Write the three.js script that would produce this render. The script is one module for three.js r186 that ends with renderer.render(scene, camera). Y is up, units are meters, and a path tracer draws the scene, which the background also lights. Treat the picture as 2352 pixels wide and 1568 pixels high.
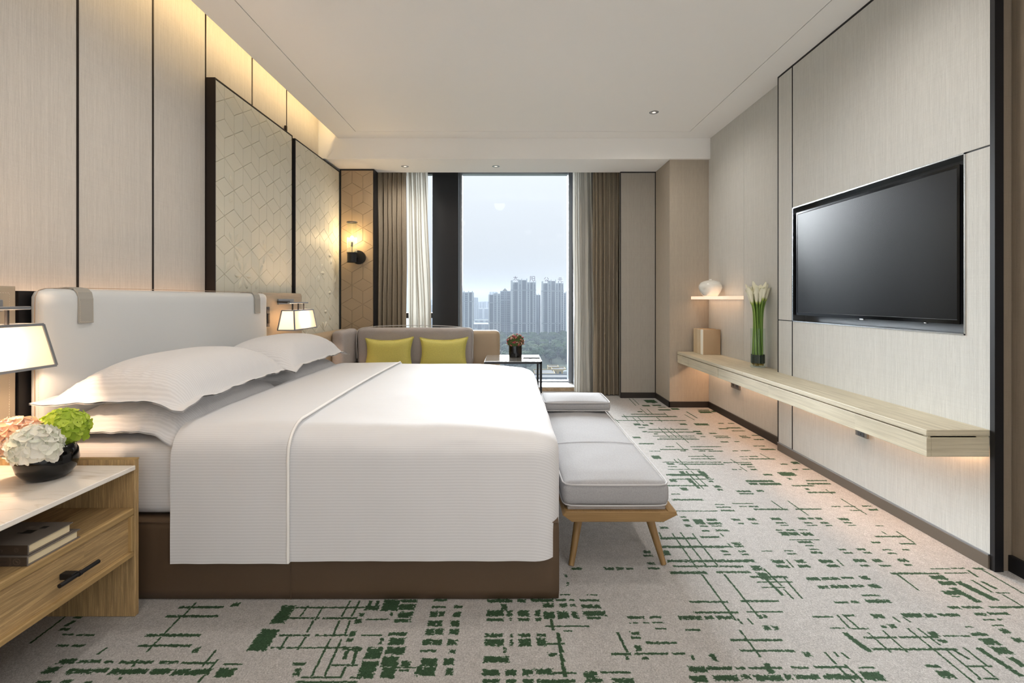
import * as THREE from 'three';
import { RoundedBoxGeometry } from 'three/addons/geometries/RoundedBoxGeometry.js';
import { mergeGeometries } from 'three/addons/utils/BufferGeometryUtils.js';
import { RectAreaLightUniformsLib } from 'three/addons/lights/RectAreaLightUniformsLib.js';
import { ImprovedNoise } from 'three/addons/math/ImprovedNoise.js';

RectAreaLightUniformsLib.init();
const scene = new THREE.Scene();
const renderer = new THREE.WebGLRenderer({ antialias: true });
renderer.toneMapping = THREE.LinearToneMapping;
renderer.toneMappingExposure = 1.64;
renderer.shadowMap.enabled = true;

// ---------- camera: level, 17 mm shift lens, eye height 1.11 m, looking along -z towards the window
const FOCAL = 1111, EYE = 1.11;
const camera = new THREE.PerspectiveCamera(2 * Math.atan(784 / FOCAL) * 180 / Math.PI, 1.5, 0.05, 8000);
camera.position.set(0, EYE, 0);
camera.lookAt(0, EYE, -1);
camera.setViewOffset(2352, 1568, 6, 98, 2352, 1568);
camera.updateProjectionMatrix();

// ---------- hazy overcast sky (CIE overcast luminance: zenith three times the horizon)
{
  const W = 64, H = 128, d = new Float32Array(W * H * 4);
  for (let r = 0; r < H; r++) {
    const el = ((r + 0.5) / H - 0.5) * Math.PI, s = Math.max(0, Math.sin(el));
    const L = el >= 0 ? (1 + 2 * s) / 1.02 : 0.55;
    for (let c = 0; c < W; c++) {
      const i = (r * W + c) * 4;
      d[i] = 0.37 * L; d[i + 1] = 0.40 * L; d[i + 2] = 0.43 * L; d[i + 3] = 1;
    }
  }
  const t = new THREE.DataTexture(d, W, H, THREE.RGBAFormat, THREE.FloatType);
  t.mapping = THREE.EquirectangularReflectionMapping;
  t.magFilter = THREE.LinearFilter; t.minFilter = THREE.LinearFilter;
  t.needsUpdate = true;
  scene.background = t;
}
const HAZE = new THREE.FogExp2(0xd6e2f2, 0.00026);
scene.fog = HAZE;

// ---------- the sun veiled by haze, high to the left beyond the window: a broad soft source
{
  const sun = new THREE.DirectionalLight(new THREE.Color(0.90, 0.96, 1.0), 12.6);
  const az = 11 * Math.PI / 180, el = 15 * Math.PI / 180;
  sun.name = 'veiled_sun'; sun.position.set(-Math.sin(az) * Math.cos(el) * 40, Math.sin(el) * 40, -Math.cos(az) * Math.cos(el) * 40);
  sun.castShadow = true; sun.shadow.radius = 76; sun.shadow.mapSize.set(2048, 2048);
  Object.assign(sun.shadow.camera, { left: -8, right: 8, top: 8, bottom: -8, near: 1, far: 80 });
  scene.add(sun, sun.target);
}

// ---------- lamp settings (each light is made in its lamp's builder)
const DOWNLIGHT = { color: new THREE.Color(1.0, 0.92, 0.84), intensity: 1.7, angle: 1.5 };
const COVE = { color: new THREE.Color(1.0, 0.70, 0.34), intensity: 17 };
const HEAD_LED = { color: new THREE.Color(1.0, 0.62, 0.38), intensity: 12 };
const CONSOLE_LED = { color: new THREE.Color(1.0, 0.60, 0.36), intensity: 48 };
const BEDSIDE = { color: new THREE.Color(1.0, 0.68, 0.44), intensity: 0.5 };
const SCONCE = { color: new THREE.Color(1.0, 0.66, 0.34), intensity: 0.22 };

const UNSEEN_GLOBE = { color: new THREE.Color(0.97, 0.98, 1.0), intensity: 2.5 };

// ---------- helpers
let seed = 7;
const rnd = () => { seed = (seed + 0x6d2b79f5) | 0; let t = Math.imul(seed ^ (seed >>> 15), 1 | seed); t = (t + Math.imul(t ^ (t >>> 7), 61 | t)) ^ t; return ((t ^ (t >>> 14)) >>> 0) / 4294967296; };
const rr = (a, b) => a + (b - a) * rnd();
const clamp = (x, a, b) => Math.min(b, Math.max(a, x));
const smooth = (a, b, x) => { const t = clamp((x - a) / (b - a), 0, 1); return t * t * (3 - 2 * t); };
const perlin = new ImprovedNoise();
const noise = (x, y, z = 0) => perlin.noise(x + 17.31, y + 4.77, z + 9.13);
const fbm = (x, y, z = 0) => noise(x, y, z) * 0.55 + noise(x * 2.1, y * 2.1, z + 3) * 0.3 + noise(x * 4.3, y * 4.3, z + 7) * 0.15;
const V = (x, y, d) => new THREE.Vector3(x, y, -d);   // d: metres in front of the camera

const taken = {};
function numbered(name) {
  const n = taken[name] = (taken[name] ?? -1) + 1;
  return n ? name + '_' + String(n).padStart(3, '0') : name;
}
function thing(name, label, category, [x, y, d] = [0, 0, 0], group) {
  const o = new THREE.Group();
  o.name = numbered(name); o.position.set(x, y, -d);
  o.userData = { label, category };
  if (group) o.userData.group = group;
  scene.add(o);
  return o;
}
function structure(name, label) {
  const o = new THREE.Group();
  o.name = name; o.userData = { kind: 'structure' };
  if (label) o.userData.label = label;
  scene.add(o);
  return o;
}
const plain = (g) => {
  const n = g.index ? g.toNonIndexed() : g;
  for (const k of Object.keys(n.attributes)) if (!['position', 'normal', 'uv'].includes(k)) n.deleteAttribute(k);
  if (!n.attributes.uv) n.setAttribute('uv', new THREE.BufferAttribute(new Float32Array(n.attributes.position.count * 2), 2));
  if (!n.attributes.normal) n.computeVertexNormals();
  n.clearGroups();
  return n;
};
const join = (list) => (list.length === 1 ? plain(list[0]) : mergeGeometries(list.map(plain)));
function absolute(o) { const p = new THREE.Vector3(); for (let q = o; q && q !== scene; q = q.parent) p.add(q.position); return p; }
// geometries are drawn in room coordinates; the part moves them to its thing's own base
function part(name, geoms, mat, parent, label) {
  const g = join([].concat(geoms)), b = absolute(parent);
  g.translate(-b.x, -b.y, -b.z);
  return piece(name, g, mat, parent, label);
}
function piece(name, g, mat, parent, label) {
  const m = new THREE.Mesh(g, mat);
  m.name = name; m.castShadow = m.receiveShadow = true;
  if (label) m.userData.label = label;
  parent.add(m);
  return m;
}
// uv in metres: u runs along the given axis where the face allows it
function metric(g, along = 'auto') {
  g = plain(g);
  const p = g.attributes.position, uv = g.attributes.uv, a = new THREE.Vector3(), b = new THREE.Vector3(), c = new THREE.Vector3(), n = new THREE.Vector3();
  for (let i = 0; i < p.count; i += 3) {
    a.fromBufferAttribute(p, i); b.fromBufferAttribute(p, i + 1); c.fromBufferAttribute(p, i + 2);
    n.copy(b).sub(a).cross(c.clone().sub(a));
    const ax = Math.abs(n.x), ay = Math.abs(n.y), az = Math.abs(n.z), k = ax >= ay && ax >= az ? 'x' : ay >= az ? 'y' : 'z';
    let u, v;
    if (k === 'x') [u, v] = ['z', 'y']; else if (k === 'y') [u, v] = ['x', 'z']; else [u, v] = ['x', 'y'];
    if (along !== 'auto' && v === along) [u, v] = [v, u];
    for (const [j, q] of [[i, a], [i + 1, b], [i + 2, c]]) uv.setXY(j, q[u], q[v]);
  }
  return g;
}
function box(x0, x1, y0, y1, d0, d1, along) {
  const g = new THREE.BoxGeometry(Math.abs(x1 - x0), Math.abs(y1 - y0), Math.abs(d1 - d0));
  g.translate((x0 + x1) / 2, (y0 + y1) / 2, -(d0 + d1) / 2);
  return metric(g, along);
}
function rbox(x0, x1, y0, y1, d0, d1, r = 0.004, seg = 2, along) {
  const w = Math.abs(x1 - x0), h = Math.abs(y1 - y0), l = Math.abs(d1 - d0);
  const g = new RoundedBoxGeometry(w, h, l, seg, Math.min(r, w / 2.01, h / 2.01, l / 2.01));
  g.translate((x0 + x1) / 2, (y0 + y1) / 2, -(d0 + d1) / 2);
  return metric(g, along);
}
// a cushion-like box: evenly divided faces, rounded by r, moved along its normals by bulge(x, y, d, nx, ny, nz)
function softbox(x0, x1, y0, y1, d0, d1, r, [nx, ny, nz], bulge, uvOf) {
  const w = x1 - x0, h = y1 - y0, l = d1 - d0, g = new THREE.BoxGeometry(w, h, l, nx, ny, nz), p = g.attributes.position, nn = g.attributes.normal, uv = g.attributes.uv;
  const v = new THREE.Vector3(), q = new THREE.Vector3(), n = new THREE.Vector3();
  const R = Math.min(r, w / 2, h / 2, l / 2);
  for (let i = 0; i < p.count; i++) {
    v.fromBufferAttribute(p, i);
    q.set(clamp(v.x, -w / 2 + R, w / 2 - R), clamp(v.y, -h / 2 + R, h / 2 - R), clamp(v.z, -l / 2 + R, l / 2 - R));
    n.copy(v).sub(q).normalize();
    q.addScaledVector(n, R);
    const X = q.x + (x0 + x1) / 2, Y = q.y + (y0 + y1) / 2, D = -q.z + (d0 + d1) / 2;
    const k = bulge ? bulge(X, Y, D, n.x, n.y, n.z) : 0;
    p.setXYZ(i, X + n.x * k, Y + n.y * k, -D + n.z * k);
    nn.setXYZ(i, n.x, n.y, n.z);
    if (uvOf) uv.setXY(i, ...uvOf(X, Y, D));
  }
  const idx = g.index;
  if (bulge) { smoothNormals(g); }
  return uvOf ? g : metric(g);
}
function smoothNormals(g) {      // normals averaged over vertices at the same place
  g.computeVertexNormals();
  const p = g.attributes.position, n = g.attributes.normal, at = new Map();
  const key = (i) => Math.round(p.getX(i) * 2e4) + ',' + Math.round(p.getY(i) * 2e4) + ',' + Math.round(p.getZ(i) * 2e4);
  for (let i = 0; i < p.count; i++) { const k = key(i), s = at.get(k) ?? [0, 0, 0]; s[0] += n.getX(i); s[1] += n.getY(i); s[2] += n.getZ(i); at.set(k, s); }
  for (let i = 0; i < p.count; i++) { const s = at.get(key(i)), l = Math.hypot(...s) || 1; n.setXYZ(i, s[0] / l, s[1] / l, s[2] / l); }
  return g;
}
function rod(a, b, r0, r1 = r0, seg = 14) {      // a, b: [x, y, d]
  const A = V(...a), B = V(...b), L = A.distanceTo(B), g = new THREE.CylinderGeometry(r1, r0, L, seg);
  g.applyQuaternion(new THREE.Quaternion().setFromUnitVectors(new THREE.Vector3(0, 1, 0), B.clone().sub(A).normalize()));
  const m = A.add(B).multiplyScalar(0.5); g.translate(m.x, m.y, m.z);
  return g;
}
function bar(a, b, w, h = w) {      // square bar between two points, h measured upwards
  const A = V(...a), B = V(...b), L = A.distanceTo(B), g = new THREE.BoxGeometry(w, h, L);
  const m = new THREE.Matrix4().lookAt(A, B, Math.abs(B.y - A.y) > 0.9 * L ? new THREE.Vector3(1, 0, 0) : new THREE.Vector3(0, 1, 0));
  g.applyMatrix4(m); const c = A.add(B).multiplyScalar(0.5); g.translate(c.x, c.y, c.z);
  return g;
}
function tube(points, r, closed = false, seg = 0, sides = 8) {
  const c = new THREE.CatmullRomCurve3(points.map((p) => V(...p)), closed, 'centripetal');
  return new THREE.TubeGeometry(c, seg || points.length * 6, r, sides, closed);
}
function lathe(profile, x, y, d, seg = 40) {
  const g = new THREE.LatheGeometry(profile.map(([r, h]) => new THREE.Vector2(r, h)), seg);
  g.translate(x, y, -d);
  return g;
}
function loopRect(x0, x1, d0, d1, y, r, wob = () => 0) {      // rounded rectangle of points at height y
  const pts = [];
  for (const [cx, cd, a0] of [[x1 - r, d0 + r, -90], [x1 - r, d1 - r, 0], [x0 + r, d1 - r, 90], [x0 + r, d0 + r, 180]]) for (let k = 0; k <= 4; k++) {
    const a = (a0 + k * 22.5) * Math.PI / 180, X = cx + r * Math.cos(a), D = cd + r * Math.sin(a);
    pts.push([X, y + wob(X, D), D]);
  }
  return pts;
}
// ---------- textures
function texture(w, h, f, srgb = true) {
  const d = new Uint8Array(w * h * 4);
  for (let y = 0; y < h; y++) for (let x = 0; x < w; x++) {
    const c = f(x, y), i = (y * w + x) * 4;
    for (let k = 0; k < 3; k++) d[i + k] = clamp(Math.round(typeof c === 'number' ? c : c[k]), 0, 255);
    d[i + 3] = 255;
  }
  const t = new THREE.DataTexture(d, w, h);
  t.magFilter = THREE.LinearFilter; t.minFilter = THREE.LinearMipmapLinearFilter; t.generateMipmaps = true;
  t.wrapS = t.wrapT = THREE.RepeatWrapping;
  if (srgb) t.colorSpace = THREE.SRGBColorSpace;
  t.needsUpdate = true;
  return t;
}
const every = (t, mu, mv = mu) => { const c = t.clone(); c.repeat.set(1 / mu, 1 / mv); c.needsUpdate = true; return c; };
const grid = (n, f) => { const a = new Float32Array(n); for (let i = 0; i < n; i++) a[i] = f(i); return a; };
// woven wall cloth: fine upright threads with slubs
const clothTex = (() => {
  const N = 512, col = grid(N, () => rnd()), row = grid(N, () => rnd());
  const slub = grid(N * 8, () => rnd());
  return texture(N, N, (x, y) => {
    const seg = slub[x * 8 + (Math.floor((y + col[x] * N) / 64) & 7)];
    return 234 + (col[x] - 0.5) * 11 + (seg - 0.5) * 17 + (row[y] - 0.5) * 4 + (rnd() - 0.5) * 9;
  });
})();
const weaveTex = texture(256, 256, (x, y) => 226 + ((x + y) & 1 ? 7 : -7) + (rnd() - 0.5) * 38 + noise(x / 10, y / 10) * 10);
const grainTex = (() => {      // pores and rays along u
  const W = 512, H = 512, lines = grid(H, () => rnd());
  return texture(W, H, (x, y) => {
    const w = y + 9 * noise(x / 190, y / 60), k = ((Math.floor(w) % H) + H) % H;
    const fine = lines[k] * 0.6 + lines[(k + 7) % H] * 0.4, band = noise(x / 260, w / 34) * 0.5 + noise(x / 90, w / 9) * 0.35;
    return [214 + (fine - 0.5) * 34 + band * 40, 210 + (fine - 0.5) * 36 + band * 42, 204 + (fine - 0.5) * 38 + band * 46];
  });
})();
const limedTex = (() => {      // limed oak: pale filled pores along u on brown wood
  const W = 512, H = 512, m = new Float32Array(W * H);
  for (let k = 0; k < 900; k++) {
    const y0 = rnd() * H, x0 = rnd() * W, L = rr(30, 150), w = rr(0.6, 1.7), a = rr(0.35, 1), sl = rr(-0.03, 0.03);
    for (let i = 0; i < L; i++) for (let j = -2; j <= 2; j++) {
      const yy = y0 + i * sl + 3 * noise((x0 + i) / 60, k), f = a * smooth(w, 0, Math.abs(j)) * Math.sin(Math.PI * (i + 1) / (L + 1)), id = (((Math.round(yy) + j) % H + H) % H) * W + (Math.round(x0 + i) % W);
      m[id] = Math.max(m[id], f);
    }
  }
  return texture(W, H, (x, y) => { const f = m[y * W + x], b = 1 + 0.16 * noise(x / 150, y / 16) + (rnd() - 0.5) * 0.06; return [194 * b + f * 61, 188 * b + f * 66, 178 * b + f * 72]; });
})();
const leatherBump = texture(256, 256, (x, y) => 128 + 70 * noise(x / 3.2, y / 3.2) + 40 * noise(x / 7, y / 7, 5), false);
const pileBump = texture(256, 256, () => 60 + rnd() * 195, false);
const satinTex = texture(8, 64, (x, y) => 243 + (((y >> 4) & 1) ? 4.5 : -4.5) + (rnd() - 0.5) * 3);
const satinRough = texture(8, 64, (x, y) => (((y >> 4) & 1) ? 120 : 210), false);
const marbleTex = texture(512, 512, (x, y) => { const s = Math.abs(noise(x / 300, y / 26 + 2 * noise(x / 130, y / 130))), t = smooth(0.1, 0, s) * (0.4 + noise(x / 60, y / 90)) , q = (rnd() - 0.5) * 4; return [243 - 26 * t + q, 238 - 30 * t + q, 230 - 36 * t + q]; });
const stoneTex = texture(256, 256, (x, y) => { const k = fbm(x / 26, y / 26) * 40 + (rnd() - 0.5) * 26; return [172 + k, 150 + k, 122 + k]; });
const CARPET_DASHES=[[-119,-103,173.5,174.8],[-120,-102,168.6,169.8],[-120,-102,159,160.3],[-119,-102,154.3,155.4],[-143,-137,159.3,160.2],[-148,-144,159.6,160.4],[-145,-141,154.4,155.4],[-140,-136,154.4,155.5],[-132,-125,147.5,148.8],[-138,-133,147.2,149.3],[-124,-121,147.5,148.5],[-119,-109,147.2,148.4],[-107,-101,147.3,148.4],[-100,-90,147,147.9],[-87,-81,146.8,147.3],[-139,-135,143.3,145.9],[-132,-124,143.3,145.2],[-124,-120,143.8,145.5],[-119,-108,143.1,145.2],[-107,-101,143.1,145.2],[-100,-89,142.8,145],[-87,-82,142,145.5],[-100,-98,151.8,154],[-152,-149,168.1,169.1],[-151,-148,161.9,163.1],[-151,-137,169.9,170.6],[-101,-98,174.6,176.9],[-137,-133,139.8,140.6],[-130,-127,139.8,141],[-123,-121,139.8,140.4],[-82,-80,152.8,159.9],[-82,-77,165.5,175.1],[-83,-77,152.7,162.6],[-77,-52,173.5,174.4],[-77,-66,167.8,168.7],[-65,-53,167.7,168.7],[-50,-41,167.2,167.9],[-76,-66,159.2,160.1],[-64,-53,159.2,160.1],[-49,-42,159.4,159.9],[-76,-47,153.6,154.3],[-52,-47,172.4,175.1],[-46,-40,172.2,178.6],[-40,-34,176.9,178.6],[-40,-34,172.6,176],[-39,-34,168.4,171.6],[-40,-34,166.1,167.7],[-53,-51,169.2,170.8],[-53,-51,165.5,167.8],[-42,-41,169.4,171.4],[-53,-51,159,161.7],[-40,-34,159.5,161],[-39,-34,155.3,158.3],[-39,-33,151.1,154.3],[-53,-51,156.6,158.1],[-42,-41,155.6,158.7],[-53,-47,152.5,154.3],[-45,-40,149.2,154.3],[-45,-40,141.6,148.3],[-39,-34,145.9,150.1],[-38,-34,141.6,145.9],[-66,-62,146.5,147.7],[-64,-62,142.5,145.2],[-54,-46,146.3,146.9],[-61,-49,141.6,142.2],[-47,-44,141.6,142],[-62,-44,139.8,140.5],[-33,-30,145.7,148.3],[-35,-28,145.5,146],[-33,-30,144.3,144.9],[-28,-23,177.6,178.8],[-28,-25,173.7,174.9],[-25,-23,173.7,174.8],[-20,-17,173.7,175.1],[-28,-25,168.8,171.8],[-25,-23,169,171.8],[-20,-17,169,171.6],[-28,-25,164.1,167],[-25,-23,164.1,166.9],[-20,-17,164.1,166.9],[-28,-25,159.9,162.6],[-25,-22,159.9,162.8],[-20,-17,160.1,162.6],[-28,-25,155.1,157.8],[-25,-22,155.1,157.6],[-20,-17,155.1,157.6],[-28,-25,152,153.1],[-25,-23,152,153.1],[-19,-17,151.7,153.1],[-27,-22,145.9,149.4],[-28,-22,142.5,145.9],[-20,-17,146.8,149.5],[-19,-17,142.6,145.5],[-8,1,176.9,178.8],[3,6,177.1,178.8],[8,16,177.3,179],[17,21,177.7,179],[-8,-2,169.2,172.4],[-8,-2,166.7,168.2],[-1,1,169,172.4],[0,1,166.8,168.2],[3,7,169.1,172.4],[3,7,166.7,168.3],[9,11,169.2,172.6],[9,11,166.8,168.3],[-3,-1,172.8,176],[12,16,174.1,176.4],[18,21,174.3,176.2],[12,16,167.8,171.6],[18,21,167.9,171.6],[12,22,163.9,164.2],[18,21,161.6,161.9],[-8,-2,158.8,160.4],[-8,-2,154.8,157.8],[0,1,158.8,160.2],[0,1,154.6,157.8],[3,7,158.7,160.4],[3,7,154.6,158],[9,12,159,160.4],[9,12,154.8,158.3],[-2,-1,151.2,154.3],[-8,0,147.7,150.3],[12,18,155.3,156.1],[12,15,150.4,151.7],[-8,-3,142.6,144.9],[-1,2,142.6,144.9],[4,7,142.6,144.9],[8,13,143,145.2],[13,19,143.3,143.9],[-8,-3,139.8,141.2],[-1,2,139.8,141.2],[4,7,139.8,141.2],[8,19,139.8,141.1],[25,30,198.1,200],[39,43,198,200],[44,47,198.1,200],[48,51,198.3,199.8],[57,62,198.6,200],[22,23,192.7,194.9],[22,23,187,189.3],[65,80,195.4,196.7],[84,98,195.9,196.9],[96,110,192.7,193.9],[97,108,189.4,190],[97,106,185.8,186.4],[19,23,181.3,181.9],[29,33,181,181.7],[18,21,177.7,178.8],[22,24,177.9,178.9],[26,33,177.5,178.7],[18,21,174.2,176.4],[22,24,174.5,176],[26,33,173.5,175.6],[17,21,167.9,171.8],[22,24,168.2,171.8],[26,34,169.4,172],[27,32,167.7,168.9],[41,47,167.9,169.3],[49,53,168.2,169.3],[59,67,167.5,169.4],[68,71,167.6,169.4],[72,78,167.7,169.4],[41,44,165.5,166],[46,48,165.6,166],[49,53,165.6,166.1],[49,53,162.5,163.2],[59,64,161.8,162.7],[16,27,163.9,164.3],[18,21,161.5,162],[66,80,176.7,177.8],[85,99,177.1,178.3],[65,81,170.7,171.8],[84,97,171.2,172],[87,90,167.9,169.9],[86,88,162.3,164.6],[89,91,162.3,164.2],[40,43,159.9,161.3],[40,43,158,159],[44,48,155.6,156.7],[48,54,155.6,156.6],[40,42,152.5,155.1],[32,38,150.7,151.7],[39,50,150.9,151.8],[51,55,150.9,151.8],[36,37,148.9,150.3],[41,43,148.9,150.1],[72,89,156.9,157.9],[73,87,152.2,153.1],[62,64,148.3,151.3],[56,57,148.7,150.7],[54,59,143.9,146.1],[59,67,144.8,146.1],[68,71,144.9,145.9],[72,82,145,145.9],[53,58,140.1,142.6],[60,67,140.6,142.6],[68,71,141.2,142.9],[72,80,140.6,142.8],[22,26,141.7,144.1],[27,36,143.5,144.1],[14,20,143.3,143.8],[30,36,139.8,141.7],[14,19,139.8,141],[22,27,139.8,141.5],[77,79,143.3,147.3],[118,123,191,192.9],[124,131,191,192.9],[133,137,191.9,193.2],[140,143,191.3,193.8],[119,123,185.4,187.4],[124,131,185.6,187.8],[132,137,186.3,187.9],[139,143,185.8,188.3],[132,139,180.7,181.6],[119,124,176.4,177.4],[125,128,176.5,178],[131,140,176.7,178.7],[154,174,195,196.2],[176,186,195.5,196.2],[173,181,198.6,199.3],[182,188,198.9,199.7],[168,174,191.3,194.2],[168,174,187.6,190.3],[191,195,198.4,199.7],[164,170,181.4,184],[165,168,180.2,180.7],[158,162,173.3,174.7],[163,166,173.5,174.7],[166,170,173.5,174.8],[173,185,173.6,174.7],[106,113,168.5,169.3],[117,121,169.1,170.1],[127,131,168.3,170.3],[138,145,168.6,170.8],[146,149,168.6,170.5],[151,158,169.2,170.7],[164,168,169.6,171.1],[169,176,170,171.3],[164,168,167.1,167.6],[169,171,167.3,167.8],[154,157,163.5,163.9],[164,168,164.2,164.7],[108,113,162.8,163.5],[115,121,162.6,163.1],[126,128,163.1,164.4],[129,131,163.1,165],[116,127,158.1,159],[128,141,158.3,159.2],[143,152,159,159.6],[115,142,152.8,153.8],[153,158,159.4,160.9],[139,142,158.9,161.4],[139,142,156.2,157.7],[153,158,155.2,158.2],[153,158,151.2,154.3],[164,167,160.4,162.9],[126,130,145.7,146.8],[127,131,141.6,144.4],[92,94,150.1,152],[87,90,152.1,153.1],[85,90,145.1,146.1],[92,102,145.4,146.3],[105,110,145.4,145.9],[81,83,141,142.9],[84,91,141.2,142.9],[92,103,141.2,143.1],[104,110,140.7,144.1],[138,146,145.9,146.5],[137,143,141.2,141.6],[184,189,182.4,182.9],[164,167,156.3,158.4],[101,123,303.3,306.8],[100,126,297.1,298.6],[91,118,286.5,288.3],[121,125,284.4,287.9],[121,124,280.2,282.7],[100,104,280.2,284.4],[144,160,293,295.6],[144,149,288.8,291.9],[150,163,288.3,291.9],[160,166,304,306.8],[171,181,303.8,309.9],[131,139,278,280.2],[131,139,274.8,276.4],[143,147,278.5,281],[171,187,276.4,278.4],[168,181,286.5,288.3],[179,193,289.4,291.5],[173,175,281,283.6],[92,97,274.4,275.6],[90,107,266.3,268.4],[111,116,260.7,261.7],[110,118,257.1,258.5],[111,118,252.9,254.6],[129,147,254.3,256],[151,165,254.7,256.1],[121,132,261.8,262.9],[123,127,258.1,259.2],[128,133,257.8,259.5],[85,109,252.6,253.6],[73,77,244.6,246.3],[73,77,240.6,242.8],[73,77,233.6,235.7],[87,90,245.4,246.9],[87,90,241.2,243.7],[86,89,235.7,238.1],[92,97,238.1,243.7],[99,104,241.8,244.3],[98,105,238.1,240.3],[93,97,235.5,236.9],[99,104,235.9,236.9],[112,116,242.1,244.3],[120,124,242.4,245],[113,116,238.4,239.9],[120,123,238.4,239.9],[132,137,242.8,245.4],[132,137,239.1,240.6],[133,137,236.7,237.6],[146,150,243.3,245.6],[151,154,243.7,245.4],[155,158,243.3,245.6],[146,150,239.1,240.6],[154,158,238.8,240.6],[146,151,236.7,237.6],[155,158,236.4,237.4],[166,171,242.4,245],[166,170,239.3,240.8],[166,170,236.7,237.6],[172,177,258.1,259.2],[179,185,258.1,259.2],[189,194,258.5,259.9],[189,194,253.6,255.7],[179,185,253.3,254.3],[92,96,230.8,232.2],[99,105,231.1,232.8],[70,87,223.3,225.3],[89,98,224.6,226.4],[68,96,215.6,217.6],[89,100,216.1,217.3],[101,105,218.1,220.4],[101,105,216.3,217.6],[128,131,231.6,232.8],[133,137,231.5,233.1],[139,143,232,232.9],[128,132,226.8,230.5],[132,137,227.1,230.1],[138,143,226.8,229.9],[129,143,222.5,223.3],[132,138,219.7,221.7],[133,137,217.1,218.1],[133,137,213.9,214.9],[132,137,210.8,212.7],[146,149,213.6,214.9],[154,158,213.6,215.1],[146,150,210.8,212],[155,158,210.8,212.2],[165,169,213.5,214.6],[174,177,213.6,214.6],[165,169,210.5,211.7],[165,169,219.7,221.2],[171,185,225.3,226.6],[177,184,218.7,219.8],[179,183,236.2,236.9],[93,96,212,213.6],[93,96,209.5,210.5],[101,104,212,213.6],[101,104,209.5,210.8],[111,116,212.6,213.3],[121,125,212.6,213.6],[121,125,210.1,211.2],[111,116,203.2,205.7],[111,116,199.7,201.9],[121,125,203.4,205.7],[120,125,199.9,201.9],[131,137,203.4,205.8],[132,137,200.2,202.1],[146,151,204,206.4],[154,158,204,206.4],[146,150,200.5,201.9],[154,159,200.5,201.9],[165,169,204.3,206.6],[165,168,201.2,202.5],[67,100,203.9,205.8],[68,97,200.2,201.4],[65,80,195.2,197],[84,98,195.8,197.2],[100,104,203.9,206.1],[100,104,197.8,201.4],[100,104,191.4,196.2],[97,111,192.5,193.7],[97,111,189.3,190],[93,95,199.5,201.2],[154,164,194.9,196.2],[140,143,191.4,193.7],[124,131,191,192.9],[132,137,192,193.3],[118,123,190.7,192.9],[58,61,202.1,203.9],[58,61,198.7,199.9],[59,62,211,213.2],[58,62,208.2,209.8],[67,70,209.3,213.2],[106,158,454.3,457.9],[97,161,440.2,442.6],[117,150,463.9,466.9],[126,131,474,477.9],[138,146,499.8,505.5],[149,158,501.1,506.9],[147,159,517,531.5],[152,155,514.7,526.6],[163,171,484,491.1],[149,161,481.2,486.1],[152,160,493.7,496.7],[110,116,424.4,430.9],[117,122,422.9,427.6],[125,128,428.3,433.2],[151,157,426,430.9],[164,169,424.4,431.5],[169,176,424.4,430.9],[186,191,429.9,432.5],[195,200,429.9,432.5],[111,117,415.7,418.2],[118,152,410.3,412.7],[115,154,401.9,404.2],[154,160,402.8,406.8],[154,159,396.3,400.5],[119,122,396.3,399.1],[111,115,402.8,405.7],[116,150,390.4,392.2],[117,150,381.2,383.3],[120,149,385.3,386.9],[99,105,385.3,389.6],[165,177,390.1,392.2],[165,177,385.9,388],[154,158,389,390.9],[165,171,397.7,400.5],[99,111,369.3,372.2],[117,124,362.3,364.1],[136,159,362.3,364.1],[111,132,355.5,357.7],[135,150,355.5,357.3],[125,129,352.2,354.4],[138,143,351.9,354.1],[145,156,351.7,353.7],[163,167,352.4,354.1],[169,176,352.8,354.6],[102,110,351.9,353.3],[100,106,335.5,342.6],[126,144,340.2,341.6],[126,143,335,336.5],[162,168,339.8,341],[169,175,339.8,341.6],[161,165,334.6,335.7],[166,184,334.6,336.5],[104,144,328,329.5],[114,144,323.9,325.9],[145,151,327.2,328.8],[152,164,327.6,329.1],[106,111,323.9,326.9],[105,111,319.2,320.8],[103,107,314.2,315.6],[107,124,314.2,315.4],[155,163,323.2,325.9],[157,162,318.6,320.4],[145,148,313.9,315.4],[149,151,314.2,315.4],[157,161,313.4,316],[121,125,302.5,311.6],[99,120,304.1,306.6],[109,112,305.8,311.6],[98,102,293.2,297.8],[109,112,291.7,299.3],[121,124,293.2,295.5],[161,166,304.1,306.6],[172,179,307.8,309.9],[172,180,303.3,306.1],[172,174,297,300.1],[182,187,323.9,325.9],[191,196,325,329.7],[184,188,313.7,315.4],[191,196,314.2,316],[145,161,293.2,296.2],[181,194,294.7,296.2],[179,187,412.1,415.1],[187,199,414.5,417.6],[187,198,405.7,407.7],[197,208,392.2,394.4],[186,192,389.6,392.2],[193,201,380.4,383],[186,193,385.9,388],[164,170,374.2,376.7],[175,179,375.2,377.2],[184,193,364.1,365.8],[185,196,355.5,358.2],[186,198,470,477.9],[188,199,480,484],[199,206,474,480]];
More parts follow.
